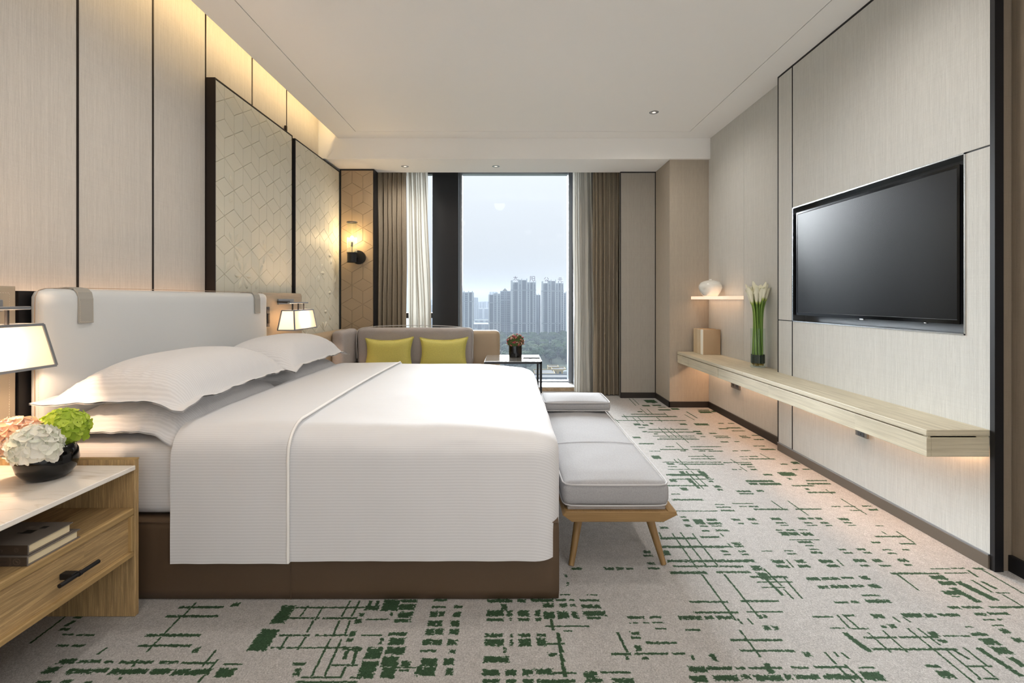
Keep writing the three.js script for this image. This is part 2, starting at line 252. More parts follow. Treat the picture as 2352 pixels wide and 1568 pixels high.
const CARPET_LINES=[[-114.6,177,-114.2,169,0.6],[-114.8,169,-114.4,160,0.5],[-114.4,159,-114.1,152,0.5],[-92.8,153,-92.7,146,0.6],[-89.7,149,-90.1,140,0.6],[-114.4,149,-113.8,146,0.9],[-128.1,154,-128.7,151,0.8],[-149.9,167,-150.7,164,1.5],[-155.2,170,-154.5,156,0.4],[-114,142,-113.7,141,0.8],[-72.8,175,-73.1,169,0.6],[-67.2,175,-67.2,167,0.6],[-67.6,167,-67.4,161,0.6],[-58.5,178,-58.6,169,0.6],[-55,178,-55.2,169,0.6],[-58.6,167,-58.2,160,0.6],[-55,167,-54.4,160,0.7],[-72.9,159,-72.7,153,0.5],[-66.9,159,-67,153,0.6],[-58.4,158,-58.2,142,0.6],[-54.8,158,-54.4,142,0.6],[-50.9,178,-50.9,174,1.2],[-48.2,178,-48.2,174,1.2],[-51.3,153,-50.9,149,1.3],[-48.3,153,-47.7,147,1.1],[-49.5,146,-49.5,142,0.4],[14.4,168,14.7,162,1.1],[16.1,161,16.5,157,1.1],[16,156,16.7,152,1.1],[16,151,16.7,148,1.1],[16.4,146,16.5,142,1],[77.6,195,78,178,0.4],[86.8,195,86.9,176,0.5],[77.8,177,78.2,167,0.4],[86.9,176,87.1,169,0.5],[101.5,196,102.4,181,1.3],[104.7,199,105.4,187,0.5],[36,161,37.1,152,0.9],[79.2,168,79.5,165,0.5],[82.8,168,83,165,0.5],[77.3,162,77.8,150,0.5],[16,161,16.2,142,0.9],[109.3,193,108.5,179,0.4],[104.9,185,105.1,179,0.4],[156.5,195,155.9,184,0.4],[175.9,190,179.2,178,3.1],[170.2,186,171.9,177,2.7],[182.6,191,182.7,183,1],[185.6,190,186.5,185,1.4],[193.8,200,193.7,182,0.4],[185.2,182,185.4,174,0.3],[115.1,170,114.7,163,0.3],[117.4,170,117.8,163,0.3],[133.9,169,134.2,166,0.3],[137.3,169,137.9,166,0.4],[119.3,161,119.8,152,0.4],[125,162,125.1,152,0.4],[134.2,163,134.5,140,0.4],[137.6,163,138.1,155,0.4],[111.3,161,113.5,152,2],[138.2,153,137.8,141,0.4],[140.4,153,141.7,149,1],[144.7,154,144.5,146,0.8],[149.1,154,150.7,142,1.9],[155.1,150,155.5,146,2.2],[99.1,152,99.3,147,0.4],[102.1,152,102.1,150,0.5],[104.2,152,104.9,149,0.6],[101.9,147,102.6,140,0.4],[99.2,146,99.7,140,0.5],[142.7,146,142.5,142,0.3],[187.4,198,187.1,193,1],[77.1,229,77.3,199,0.7],[81.3,230,81.9,200,0.5],[86.6,229,86.7,201,0.6],[86.3,252,86.1,248,0.5],[143.9,266,144.8,254,0.5],[153,266,153.4,248,0.5],[184.2,269,184,249,0.4],[184.8,231,184.3,220,0.4],[177.8,231,177.8,228,0.4],[184.3,282,183.9,275,0.4],[77.4,196,77.7,189,0.4],[86.5,195,86.6,189,0.4],[104.7,199,105,189,0.4],[156.2,195,156,189,0.4],[113.3,311,113.4,282,0.6],[116.9,305,117.2,286,0.6],[122.2,313,123.2,299,2.5],[111.1,299,111.1,283,1.7],[99.1,220,99.3,216,0.5],[139.4,206,138.9,201,0.4],[117.9,206,117.5,200,0.4],[99.9,229,100.1,226,0.4],[71.2,230,70.6,224,0.5],[109.2,464,108.8,444,0.4],[115.4,453,115.6,434,0.4],[120.3,453,120.3,433,0.6],[132.5,490,132.6,462,0.5],[138.6,488,137.7,464,0.5],[133.1,539,131.6,503,0.5],[137.3,539,136,507,0.5],[138,455,137.8,436,0.4],[128.5,417,128.4,388,0.5],[133.7,417,133.9,386,0.4],[138.6,417,138.3,373,0.5],[128.9,374,128.6,353,0.4],[116.9,336,117.1,315,0.3],[138.6,346,139,334,0.3],[174.1,476,175,450,1.3],[168,464,169.7,443,0.9],[150.6,472,150.2,457,0.4],[114,312,113.2,291,0.4],[117.1,312,117,292,0.4],[179.7,347,181.2,335,0.4],[153.1,335,154,324,0.5],[152.4,320,153.1,311,0.6],[113.9,335,113.8,327,0.4],[97.4,448,98.3,433,0.4]];
// carpet: light grey pile with woven green dashes and lines (places in cm: x0, x1, near, far / x, d, x, d, width)
const carpetTex = (() => {
  const N = 2048, X0 = -2.05, W = 4.1, D0 = 1.2, L = 4.6, mask = new Float32Array(N * N);
  const put = (x0, x1, d0, d1, dist, rough) => {
    const i0 = Math.max(0, Math.floor((x0 - X0 - 0.03) / W * N)), i1 = Math.min(N - 1, Math.ceil((x1 - X0 + 0.03) / W * N)), j0 = Math.max(0, Math.floor((d0 - D0 - 0.03) / L * N)), j1 = Math.min(N - 1, Math.ceil((d1 - D0 + 0.03) / L * N));
    for (let j = j0; j <= j1; j++) for (let i = i0; i <= i1; i++) {
      const x = X0 + (i + 0.5) / N * W, d = D0 + (j + 0.5) / N * L;
      const s = dist(x, d) + rough * (noise(x * 95, d * 95) * 0.0055 + noise(x * 310, d * 310, 4) * 0.004) + (noise(x * 60, d * 130, 9) > 0.42 ? 0.006 * rough : 0);
      if (s < 0) mask[j * N + i] = 1;
    }
  };
  for (const [a, b, c, d] of CARPET_DASHES) {
    let x0 = a / 100, x1 = b / 100, d0 = c / 100, d1 = d / 100;
    if (d1 - d0 < 0.007) { const m = (d0 + d1) / 2; d0 = m - 0.0035; d1 = m + 0.0035; }
    const thin = smooth(0.004, 0.02, d1 - d0);
    put(x0, x1, d0, d1, (x, y) => Math.max(x0 - x, x - x1, d0 - y, y - d1), 0.35 + 0.75 * thin);
  }
  for (const [ax, ad, bx, bd, w] of CARPET_LINES) {
    const x0 = ax / 100, d0 = ad / 100, x1 = bx / 100, d1 = bd / 100, h = Math.max(0.0035, w / 200);
    put(Math.min(x0, x1) - h, Math.max(x0, x1) + h, Math.min(d0, d1), Math.max(d0, d1), (x, y) => { const t = clamp((y - d0) / (d1 - d0), 0, 1); return Math.max(Math.abs(x - x0 - (x1 - x0) * t) - h, Math.min(d0, d1) - y, y - Math.max(d0, d1)); }, 0.3 + 0.7 * smooth(0.004, 0.012, h));
  }
  return texture(N, N, (i, j) => {
    const n = (rnd() - 0.5) * 44 + 18 * noise(i / 2.4, j / 2.4) + 8 * noise(i / 14, j / 14, 2);
    return mask[j * N + i] ? [46 + n * 0.55, 76 + n * 0.65, 48 + n * 0.55] : [186 + n, 183 + n, 180 + n];
  });
})();

// ---------- materials
const std = (o) => new THREE.MeshStandardMaterial(o), phys = (o) => new THREE.MeshPhysicalMaterial(o);
const M = {
  ceiling: std({ color: 0xf3f2ef, roughness: 0.95 }),
  wallLeft: std({ color: 0xdbd7d0, map: every(clothTex, 0.5), roughness: 0.85, bumpMap: every(clothTex, 0.5), bumpScale: 0.0006 }),
  wallRight: std({ color: 0xdadad5, map: every(clothTex, 0.5), roughness: 0.85, bumpMap: every(clothTex, 0.5), bumpScale: 0.0006 }),
  pier: std({ color: 0xbbb0a0, map: every(clothTex, 0.45), roughness: 0.85 }),
  greyCloth: std({ color: 0xb0aaa0, map: every(clothTex, 0.45), roughness: 0.85 }),
  brownCloth: std({ color: 0x8b7d6b, map: every(clothTex, 0.45), roughness: 0.85 }),
  rubble: std({ color: 0x8d8a84, roughness: 0.9 }),
  bronze: std({ color: 0x2c2521, roughness: 0.45, metalness: 0.5 }),
  black: std({ color: 0x17171a, roughness: 0.45, metalness: 0.3 }),
  blackGloss: phys({ color: 0x050505, roughness: 0.1, specularIntensity: 0.8 }),
  steel: std({ color: 0x9a9fa6, roughness: 0.35, metalness: 0.85 }),
  chrome: std({ color: 0xc5c8ca, roughness: 0.22, metalness: 1 }),
  gunmetal: std({ color: 0x55575a, roughness: 0.38, metalness: 0.8 }),
  baseboard: std({ color: 0x241d18, roughness: 0.5 }),
  taupeBoard: std({ color: 0x6a6156, roughness: 0.4, metalness: 0.25 }),
  carpet: std({ map: carpetTex, roughness: 1, bumpMap: every(pileBump, 0.16), bumpScale: 0.004 }),
  panelLeather: std({ color: 0xd8d4c3, roughness: 0.5, bumpMap: every(leatherBump, 0.12), bumpScale: 0.0003 }),
  tanLeather: std({ color: 0xa8947a, roughness: 0.5, bumpMap: every(leatherBump, 0.12), bumpScale: 0.0003 }),
  headLeather: std({ color: 0xd3d6d7, roughness: 0.48, bumpMap: every(leatherBump, 0.1), bumpScale: 0.0003 }),
  headSide: std({ color: 0xbfa994, roughness: 0.5, bumpMap: every(leatherBump, 0.1), bumpScale: 0.0003 }),
  wainscot: std({ color: 0xab9f8c, roughness: 0.5, bumpMap: every(leatherBump, 0.1), bumpScale: 0.0003 }),
  strap: std({ color: 0xa3a098, roughness: 0.5 }),
  thread: std({ color: 0xd8cfc0, roughness: 0.8 }),
  bedLeather: std({ color: 0x594736, roughness: 0.5, bumpMap: every(leatherBump, 0.1), bumpScale: 0.0003 }),
  linen: phys({ color: 0xe6e6e8, map: every(satinTex, 0.1, 0.0215), roughness: 0.75, sheen: 0.25, sheenColor: new THREE.Color(1, 1, 1), sheenRoughness: 0.5 }),
  linenPlain: std({ color: 0xf4f2ef, roughness: 0.85 }),
  oak: std({ color: 0xdcbd8c, map: every(limedTex, 0.5, 0.34), roughness: 0.6, bumpMap: every(limedTex, 0.5, 0.34), bumpScale: 0.0005 }),
  oakEdge: std({ color: 0xcaab76, map: every(grainTex, 0.7, 0.25), roughness: 0.55 }),
  oakDark: std({ color: 0x77613f, map: every(limedTex, 0.5, 0.34), roughness: 0.6 }),
  benchWood: std({ color: 0xb18f5e, map: every(grainTex, 0.6, 0.18), roughness: 0.5 }),
  pale: std({ color: 0xe6dfc8, map: every(grainTex, 0.8, 0.3), roughness: 0.5 }),
  marble: phys({ color: 0xffffff, map: every(marbleTex, 0.6), roughness: 0.25, clearcoat: 0.3 }),
  stone: std({ map: every(stoneTex, 0.3), roughness: 0.6 }),
  whiteSill: std({ color: 0xe8e8e6, roughness: 0.35 }),
  sofaGrey: std({ color: 0xb7afab, map: every(weaveTex, 0.14), roughness: 0.95, bumpMap: every(weaveTex, 0.14), bumpScale: 0.0008 }),
  benchGrey: std({ color: 0xb6b5b7, map: every(weaveTex, 0.14), roughness: 0.95, bumpMap: every(weaveTex, 0.14), bumpScale: 0.0006 }),
  piping: std({ color: 0xbfbdbe, roughness: 0.9 }),
  lime: std({ color: 0xd9d06c, map: every(weaveTex, 0.2), roughness: 0.6, bumpMap: every(weaveTex, 0.2), bumpScale: 0.0004 }),
  drape: std({ color: 0x9c8f7b, map: every(weaveTex, 0.2), roughness: 0.85 }),
  sheer: phys({ color: 0xc9c7bf, roughness: 0.95, transmission: 0.22, thickness: 0 }),
  glass: phys({ color: 0xffffff, roughness: 0, transmission: 1, thickness: 0, ior: 1.3 }),
  vaseGlass: phys({ color: 0xf4fbf6, roughness: 0.02, transmission: 1, thickness: 0, ior: 1.5 }),
  tvScreen: phys({ color: 0x050505, roughness: 0.2, ior: 1.5, specularIntensity: 0.6 }),
  porcelain: phys({ color: 0xe6e4dc, roughness: 0.2, clearcoat: 1, clearcoatRoughness: 0.05 }),
  tableTop: phys({ color: 0xa3a29f, roughness: 0.08, clearcoat: 1, clearcoatRoughness: 0.03 }),
  shade: phys({ color: 0xfff3de, roughness: 1, transmission: 0.22, thickness: 0, emissive: new THREE.Color(1, 0.84, 0.58), emissiveIntensity: 0.1 }),
  socket: std({ color: 0x75716b, roughness: 0.45, metalness: 0.3 }),
  hole: std({ color: 0x14120f, roughness: 0.8 }),
};
M.pileFloor = M.carpet;
// ============================================================ THE ROOM
const CEIL = 2.74, SOFFIT = 2.533, LEFT = -1.94, BACK = -2.2;
{
  const f = structure('floor');
  const g = box(-2.1, 2.15, -0.06, 0, BACK, 6.2), p = g.attributes.position;
  for (let i = 0; i < p.count; i++) g.attributes.uv.setXY(i, (p.getX(i) + 2.05) / 4.1, (-p.getZ(i) - 1.2) / 4.6);
  const carpetMat = M.carpet.clone(); carpetMat.bumpMap = pileBump.clone(); carpetMat.bumpMap.repeat.set(26, 29); carpetMat.bumpMap.needsUpdate = true;
  part('carpet', g, carpetMat, f);
}
{
  const c = structure('ceiling');
  // plasterboard with a shadow groove that frames the middle field
  part('centre_board', box(-1.497, 1.757, CEIL, CEIL + 0.05, BACK, 4.713), M.ceiling, c);
  part('border_board', box(-1.74, -1.503, CEIL, CEIL + 0.05, BACK, 4.92), M.ceiling, c);
  part('border_board', box(1.763, 2.12, CEIL, CEIL + 0.05, BACK, 4.92), M.ceiling, c);
  part('border_board', box(-1.503, 1.763, CEIL, CEIL + 0.05, 4.719, 4.92), M.ceiling, c);
  part('slab', box(-1.74, 2.12, CEIL + 0.0501, CEIL + 0.08, BACK, 4.92), M.ceiling, c);
  part('cove_back', box(-1.62, -1.58, CEIL + 0.08, 3.12, BACK, 4.92), M.ceiling, c);
  part('cove_top', box(-2.05, -1.58, 3.12, 3.2, BACK, 4.92), M.ceiling, c);
}
{
  const c = structure('ceiling_bulkhead');
  part('bulkhead_board', box(-2.05, 2.12, SOFFIT, 3.2, 4.91, 5.45), M.ceiling, c);
  part('bulkhead_lip', box(-1.85, 1.62, SOFFIT - 0.006, SOFFIT + 0.012, 4.904, 4.93), M.ceiling, c);
  part('curtain_pocket', box(-2.05, 2.12, 2.85, 3.2, 5.45, 6.3), M.ceiling, c);
}
{
  const w = structure('wall_left');
  part('backing', box(-2.06, -1.953, 0, 3.2, BACK, 6.3), M.rubble, w);
  const cuts = [4.91, 4.21, 3.647, 3.088, 2.632, 2.173, 1.713, 1.253, 0.793, 0.333, -0.127, -0.587, -1.047, -1.507, BACK];
  for (let i = 0; i + 1 < cuts.length; i++) {
    part('panel', rbox(-1.953, LEFT, 0, 3.12, cuts[i + 1] + 0.005, cuts[i] - 0.005, 0.002, 1), M.wallLeft, w);
    if (i) part('metal_strip', box(-1.953, LEFT + 0.003, 0, 3.12, cuts[i] - 0.0042, cuts[i] + 0.0042), M.bronze, w);
  }
}
{
  const w = structure('wall_back');
  part('unseen_white_plaster', box(-2.06, 2.15, 0, 3.2, BACK - 0.1, BACK), M.ceiling, w);  // out of view behind the camera, white to bounce light into the room
}
{
  const w = structure('wall_right');
  part('backing', box(2.062, 2.16, 0, 3.2, BACK, 6.3), M.rubble, w);
  part('panel', rbox(2.04, 2.062, 0.06, CEIL, 3.56, 4.209, 0.0015, 1), M.wallRight, w);
  part('panel', rbox(2.04, 2.062, 0.06, CEIL, 4.211, 4.95, 0.0015, 1), M.wallRight, w);
  part('panel', box(2.05, 2.062, 0.065, CEIL, BACK, 1.974), M.brownCloth, w);
}
{
  const w = structure('wall_media');      // the proud wall that carries the screen
  const x0 = 1.975, x1 = 2.06, T = 0.0015;
  part('panel', rbox(x0, x1, 1.744, CEIL - 0.012, 1.986, 3.371, T, 1), M.wallRight, w);
  part('panel', box(x0, x1, 0.06, 0.952, 1.986, 3.371), M.wallRight, w);
  part('panel', box(x0, x1, 0.952, 1.737, 1.986, 2.094), M.wallRight, w);
  part('panel', rbox(x0, x1, 0.958, CEIL - 0.012, 3.381, 3.55, T, 1), M.wallRight, w);
  part('panel', rbox(x0, x1, 0.06, 0.952, 3.381, 3.55, T, 1), M.wallRight, w);
  part('metal_strip', box(x0 - 0.002, x1, 0.06, CEIL, 3.3725, 3.3795), M.black, w);
  part('metal_strip', box(x0 - 0.002, x1, 0, CEIL, 3.551, 3.559), M.black, w);
  part('metal_strip', box(x0 - 0.002, x1, CEIL - 0.011, CEIL, 1.986, 3.55), M.black, w);
  part('metal_strip', box(x0 + 0.004, x1, 1.738, 1.743, 1.986, 2.094), M.black, w);
  part('metal_strip', box(x0 + 0.004, x1, 0.9525, 0.9575, 3.381, 3.55), M.black, w);
  part('recess_back', box(2.058, 2.0615, 0.953, 1.743, 2.095, 3.371), M.gunmetal, w);
  const fr = [box(x0 - 0.003, x1, 0.952, 0.958, 2.094, 3.371), box(x0 - 0.003, x1, 1.737, 1.743, 2.094, 3.371), box(x0 - 0.003, x1, 0.952, 1.743, 2.094, 2.1), box(x0 - 0.003, x1, 0.952, 1.743, 3.3655, 3.3715)];
  part('recess_lining', fr, M.chrome, w);
  part('end_post', box(1.972, 2.008, 0, CEIL, 1.965, 1.985), M.black, w);
  part('end_return', box(2.008, 2.062, 0, CEIL, 1.975, 1.985), M.brownCloth, w);
}
{
  const t = structure('baseboard_media');
  part('board', rbox(1.966, 2.0, 0, 0.056, 1.986, 3.55, 0.002, 1), M.taupeBoard, t);
  part('board_bead', box(1.9655, 2.0, 0.0565, 0.0605, 1.986, 3.55), M.steel, t);
  const r = structure('baseboard_right');
  part('board', rbox(2.028, 2.06, 0, 0.06, 3.56, 4.95, 0.002, 1), M.baseboard, r);
  const n = structure('baseboard_near');
  part('board', rbox(2.035, 2.06, 0, 0.066, BACK, 1.974, 0.002, 1), M.black, n);
  const p = structure('baseboard_pier');
  part('board', [rbox(1.628, 2.03, 0, 0.06, 4.938, 4.95, 0.002, 1), rbox(1.628, 1.64, 0, 0.06, 4.938, 5.41, 0.002, 1), rbox(1.244, 1.64, 0, 0.06, 5.408, 5.42, 0.002, 1)], M.baseboard, p);
}
{
  const w = structure('wall_pier');
  part('cloth_front', box(1.64, 2.062, 0.06, SOFFIT, 4.95, 4.96), M.pier, w);
  part('cloth_side', box(1.64, 1.65, 0.06, SOFFIT, 4.96, 5.42), M.pier, w);
  part('core', box(1.65, 2.062, 0, SOFFIT, 4.96, 5.5), M.rubble, w);
}
{
  const w = structure('wall_window');      // what stands round the opening
  part('cloth_panel', rbox(1.25, 1.632, 0.06, SOFFIT - 0.012, 5.42, 5.44, 0.002, 1), M.greyCloth, w);
  part('metal_strip', [box(1.244, 1.25, 0, SOFFIT, 5.418, 5.44), box(1.25, 1.64, SOFFIT - 0.011, SOFFIT, 5.418, 5.44), box(1.632, 1.638, 0.06, SOFFIT, 5.418, 5.44)], M.black, w);
  part('core', box(1.25, 1.66, 0, 2.9, 5.441, 5.5), M.rubble, w);
  part('facade', [box(-2.06, -1.62, 0, 3.2, 6.2, 6.35), box(0.79, 2.16, 0, 3.2, 6.2, 6.35), box(-1.62, 0.79, 2.75, 3.2, 6.2, 6.35)], M.rubble, w);
  part('reveal', box(0.79, 0.81, 0, 2.85, 5.78, 6.2), M.black, w);
  part('column', rbox(-0.953, -0.632, 0, 2.85, 5.985, 6.34, 0.004, 1), M.black, w);
  part('sill_stone', box(-1.62, 0.79, 0, 0.04, 5.82, 6.34), M.stone, w);
  part('sill_top', rbox(-1.62, 0.79, 0.04, 0.05, 5.825, 6.34, 0.002, 1), M.whiteSill, w);
}
{
  const w = structure('window_1');
  part('frame', [box(-0.632, -0.603, 0.05, 2.75, 6.16, 6.26), box(0.745, 0.79, 0.05, 2.75, 6.1, 6.26), box(-0.603, 0.745, 0.05, 0.066, 6.16, 6.26), box(-0.603, 0.745, 2.7, 2.75, 6.16, 6.26)], M.steel, w);
  const g = new THREE.PlaneGeometry(1.348, 2.634); g.translate(0.071, 1.383, -6.21);
  part('pane', g, M.glass, w);
  const v = structure('window_2');
  part('frame', [box(-1.62, -0.953, 0.864, 0.932, 6.14, 6.26), box(-1.62, -1.58, 0.05, 2.75, 6.16, 6.26), box(-1.62, -0.953, 2.7, 2.75, 6.16, 6.26), box(-1.62, -0.953, 0.05, 0.08, 6.16, 6.26)], M.black, v);
  const a = new THREE.PlaneGeometry(0.627, 1.768); a.translate(-1.2665, 1.816, -6.21);
  const b = new THREE.PlaneGeometry(0.627, 0.784); b.translate(-1.2665, 0.472, -6.21);
  part('pane', a, M.glass, v); part('pane', b, M.glass, v);
}
// ---------- curtains
function curtain(name, label, category, x0, x1, d0, amp, folds, mat, seedOf, lean = 0) {
  const t = thing(name, label, category, [(x0 + x1) / 2, 0.012, d0]);
  const NX = folds * 14, NY = 36, pos = [], uv = [], idx = [], Y0 = 0.012, Y1 = 2.8;
  for (let j = 0; j <= NY; j++) for (let i = 0; i <= NX; i++) {
    const v = j / NY, u = i / NX, y = Y0 + (Y1 - Y0) * v, ph = u * folds * 2 * Math.PI + 1.1 * noise(u * folds * 0.7, v * 1.3, seedOf) * 2.2;
    const a = amp * (0.75 + 0.5 * noise(u * folds * 0.5, seedOf + 3)) * (0.82 + 0.18 * Math.cos(v * 3.1));
    const x = x0 + (x1 - x0) * u + 0.35 * amp * Math.sin(ph * 2 + 0.6) + lean * (1 - v) * (0.3 + 0.7 * u) + 0.008 * noise(v * 3, u * 4, seedOf);
    const d = d0 + a * Math.sin(ph) + 0.006 * noise(u * 30, v * 9, seedOf);
    pos.push(x, y, -d); uv.push(u * (x1 - x0) * 2.2, y);
  }
  for (let j = 0; j < NY; j++) for (let i = 0; i < NX; i++) { const a = j * (NX + 1) + i, b = a + NX + 1; idx.push(a, a + 1, b, b, a + 1, b + 1); }
  const g = new THREE.BufferGeometry();
  g.setAttribute('position', new THREE.Float32BufferAttribute(pos, 3)); g.setAttribute('uv', new THREE.Float32BufferAttribute(uv, 2)); g.setIndex(idx); g.computeVertexNormals();
  mat.side = THREE.DoubleSide;
  part('cloth', g, mat, t);
  const rail = [box(x0 - 0.02, x1 + 0.02, 2.8, 2.825, d0 - 0.015, d0 + 0.015)];
  part('rail', rail, M.steel, t);
}
curtain('blackout_curtain', 'taupe blackout curtain gathered beside the glass wall sconce', 'curtain', -1.535, -1.2, 5.56, 0.045, 6, M.drape, 1.3);
curtain('sheer_curtain', 'white sheer curtain hanging behind the grey sofa', 'curtain', -1.21, -0.99, 5.74, 0.04, 4, M.sheer, 4.1, 0.1);
curtain('blackout_curtain', 'taupe blackout curtain gathered against the grey cloth panel', 'curtain', 0.965, 1.26, 5.56, 0.045, 6, M.drape, 8.2);
curtain('sheer_curtain', 'white sheer curtain between window frame and right taupe curtain', 'curtain', 0.755, 0.985, 5.7, 0.035, 4, M.sheer, 11.7, 0.03);

// ---------- downlights: three in view, the rest unseen, placed to light bed, walls and foreground
function downlight(x, d, y, label, group, k = 1) {
  const t = thing('recessed_downlight', label, 'downlight', [x, y, d], group);
  part('trim_ring', lathe([[0.028, 0.0], [0.033, -0.003], [0.04, -0.0015], [0.041, 0.0015], [0.028, 0.0015]], x, y, d, 28), M.steel, t);
  part('reflector', lathe([[0.0281, 0.001], [0.022, -0.0008], [0.016, -0.0012]], x, y, d, 24), M.chrome, t);
  const disc = new THREE.CylinderGeometry(0.0158, 0.0158, 0.001, 20); disc.translate(x, y - 0.0014, -d);
  part('lamp_lens', disc, std({ color: 0xfff4e6, emissive: DOWNLIGHT.color, emissiveIntensity: 0.5 }), t);
  const s = new THREE.SpotLight(DOWNLIGHT.color, DOWNLIGHT.intensity * k, 0, DOWNLIGHT.angle, 1.0, 2);
  s.name = 'downlight_lamp'; s.castShadow = true; s.shadow.radius = 4;
  s.position.set(0, -0.025, 0); s.target.position.set(0, -1, 0); t.add(s); t.add(s.target);
}
downlight(-1.123, 5.2, SOFFIT, 'recessed ceiling downlight above the taupe curtain by the sconce');
downlight(-0.145, 5.2, SOFFIT, 'recessed ceiling downlight in the lowered soffit above the big window');
downlight(1.264, 4.23, CEIL, 'recessed ceiling downlight in the main ceiling near the media wall');
for (const [x, d, k] of [[-1.0, 2.25, 1.05], [-1.0, 0.9, 0.4], [0.45, 0.9, 1], [1.264, 2.2, 1], [1.264, 0.3, 1], [-0.4, -1.0, 1], [0.9, -1.2, 1]]) downlight(x, d, CEIL, 'unseen ceiling downlight out of view, lighting the near half of the room', 'unseen downlights over the near half of the room', k);
// ---------- unseen globe lamp behind the camera, placed to light the faces turned that way
{
  const x = 1.72, y = 1.62, d = -1.55;
  const t = thing('unseen_globe_lamp', 'unseen globe lamp out of view behind the camera', 'lamp', [x, 0, d]);
  part('base', lathe([[0.0001, 0], [0.15, 0], [0.15, 0.012], [0.02, 0.022], [0.0001, 0.022]], x, 0, d, 32), M.black, t);
  part('pole', rod([x, 0.02, d], [x, y - 0.2, d], 0.01), M.black, t);
  const g = new THREE.SphereGeometry(0.22, 32, 24); g.translate(x, y, -d);
  part('globe', g, std({ color: 0xfdf8f0, emissive: UNSEEN_GLOBE.color, emissiveIntensity: 2 }), t);
  const l = new THREE.PointLight(UNSEEN_GLOBE.color, UNSEEN_GLOBE.intensity, 0, 2); l.name = 'unseen_globe_light'; l.castShadow = true; l.shadow.radius = 10;
  l.position.set(0, y, 0); t.add(l);
}
// ---------- light strips
function strip(name, label, c, x, y, d0, d1, w, aim) {
  const t = thing(name, label, 'light strip', [x, y, (d0 + d1) / 2]);
  const n = new THREE.Vector3(...aim).normalize(), L = d1 - d0;
  const g = new THREE.BoxGeometry(w, 0.006, L), q = new THREE.Quaternion().setFromUnitVectors(new THREE.Vector3(0, 1, 0), n);
  g.applyQuaternion(q); g.translate(x, y, -(d0 + d1) / 2);
  part('led_tape', g, std({ color: 0xfff0dc, emissive: c.color, emissiveIntensity: 0.9 }), t);
  const l = new THREE.RectAreaLight(c.color, c.intensity, w, L);
  l.name = name + '_lamp';
  const o = n.clone().multiplyScalar(0.006);
  l.position.copy(o);
  // RectAreaLight shines along its -z: turn it so that -z = n and its height runs along the room
  const m = new THREE.Matrix4(), zc = n.clone().negate(), yc = new THREE.Vector3(0, 0, 1), xc = yc.clone().cross(zc).normalize();
  m.makeBasis(xc, yc, zc); l.quaternion.setFromRotationMatrix(m);
  t.add(l);
  return t;
}
strip('cove_light_strip', 'warm light strip hidden in the ceiling cove above the cloth wall', COVE, -1.70, 2.9, 0.6, 4.85, 0.025, [-0.8, -0.35, 0]);
strip('headboard_light_strip', 'warm light strip hidden behind the leather headboard panels', HEAD_LED, -1.905, 1.05, 0.9, 3.05, 0.02, [-0.1, 1, 0]);
strip('console_light_strip', 'warm light strip in the gap behind the floating console', CONSOLE_LED, 1.957, 0.515, 2.02, 3.5, 0.014, [0, -1, 0]);
strip('console_light_strip', 'warm light strip behind the far end of the floating console', CONSOLE_LED, 2.0, 0.52, 3.6, 4.9, 0.014, [0, -1, 0]);
// ============================================================ DECORATED WALL PANELS
// rhombus tiles on a plane: place(u, v, h) gives the room point for width u, height v, relief h
function clipRect(poly, u0, u1, v0, v1) {
  let out = poly;
  for (const [k, s, lim] of [[0, 1, u0], [0, -1, -u1], [1, 1, v0], [1, -1, -v1]]) {
    const src = out; out = [];
    for (let i = 0; i < src.length; i++) {
      const a = src[i], b = src[(i + 1) % src.length], fa = s * a[k] - lim, fb = s * b[k] - lim;
      if (fa >= 0) out.push(a);
      if ((fa > 0 && fb < 0) || (fa < 0 && fb > 0)) { const t = fa / (fa - fb); out.push([a[0] + (b[0] - a[0]) * t, a[1] + (b[1] - a[1]) * t]); }
    }
    if (out.length < 3) return [];
  }
  return out;
}
function tileGeometry(poly, place, h, bevel) {
  const c = [0, 0]; for (const p of poly) { c[0] += p[0] / poly.length; c[1] += p[1] / poly.length; }
  const top = poly.map(([u, v]) => { const l = Math.hypot(u - c[0], v - c[1]) || 1, k = Math.max(0.5, 1 - bevel * 1.6 / l); return [c[0] + (u - c[0]) * k, c[1] + (v - c[1]) * k]; });
  const tri = [], P = (q, z) => place(q[0], q[1], z), n = poly.length;
  for (let i = 1; i + 1 < n; i++) tri.push(P(top[0], h), P(top[i], h), P(top[i + 1], h));
  for (let i = 0; i < n; i++) {
    const j = (i + 1) % n;
    tri.push(P(poly[i], h - bevel), P(poly[j], h - bevel), P(top[j], h), P(poly[i], h - bevel), P(top[j], h), P(top[i], h));
    tri.push(P(poly[i], 0), P(poly[j], 0), P(poly[j], h - bevel), P(poly[i], 0), P(poly[j], h - bevel), P(poly[i], h - bevel));
  }
  const g = new THREE.BufferGeometry();
  g.setAttribute('position', new THREE.Float32BufferAttribute(tri.flatMap((p) => p.toArray()), 3));
  g.computeVertexNormals();
  return metric(g);
}
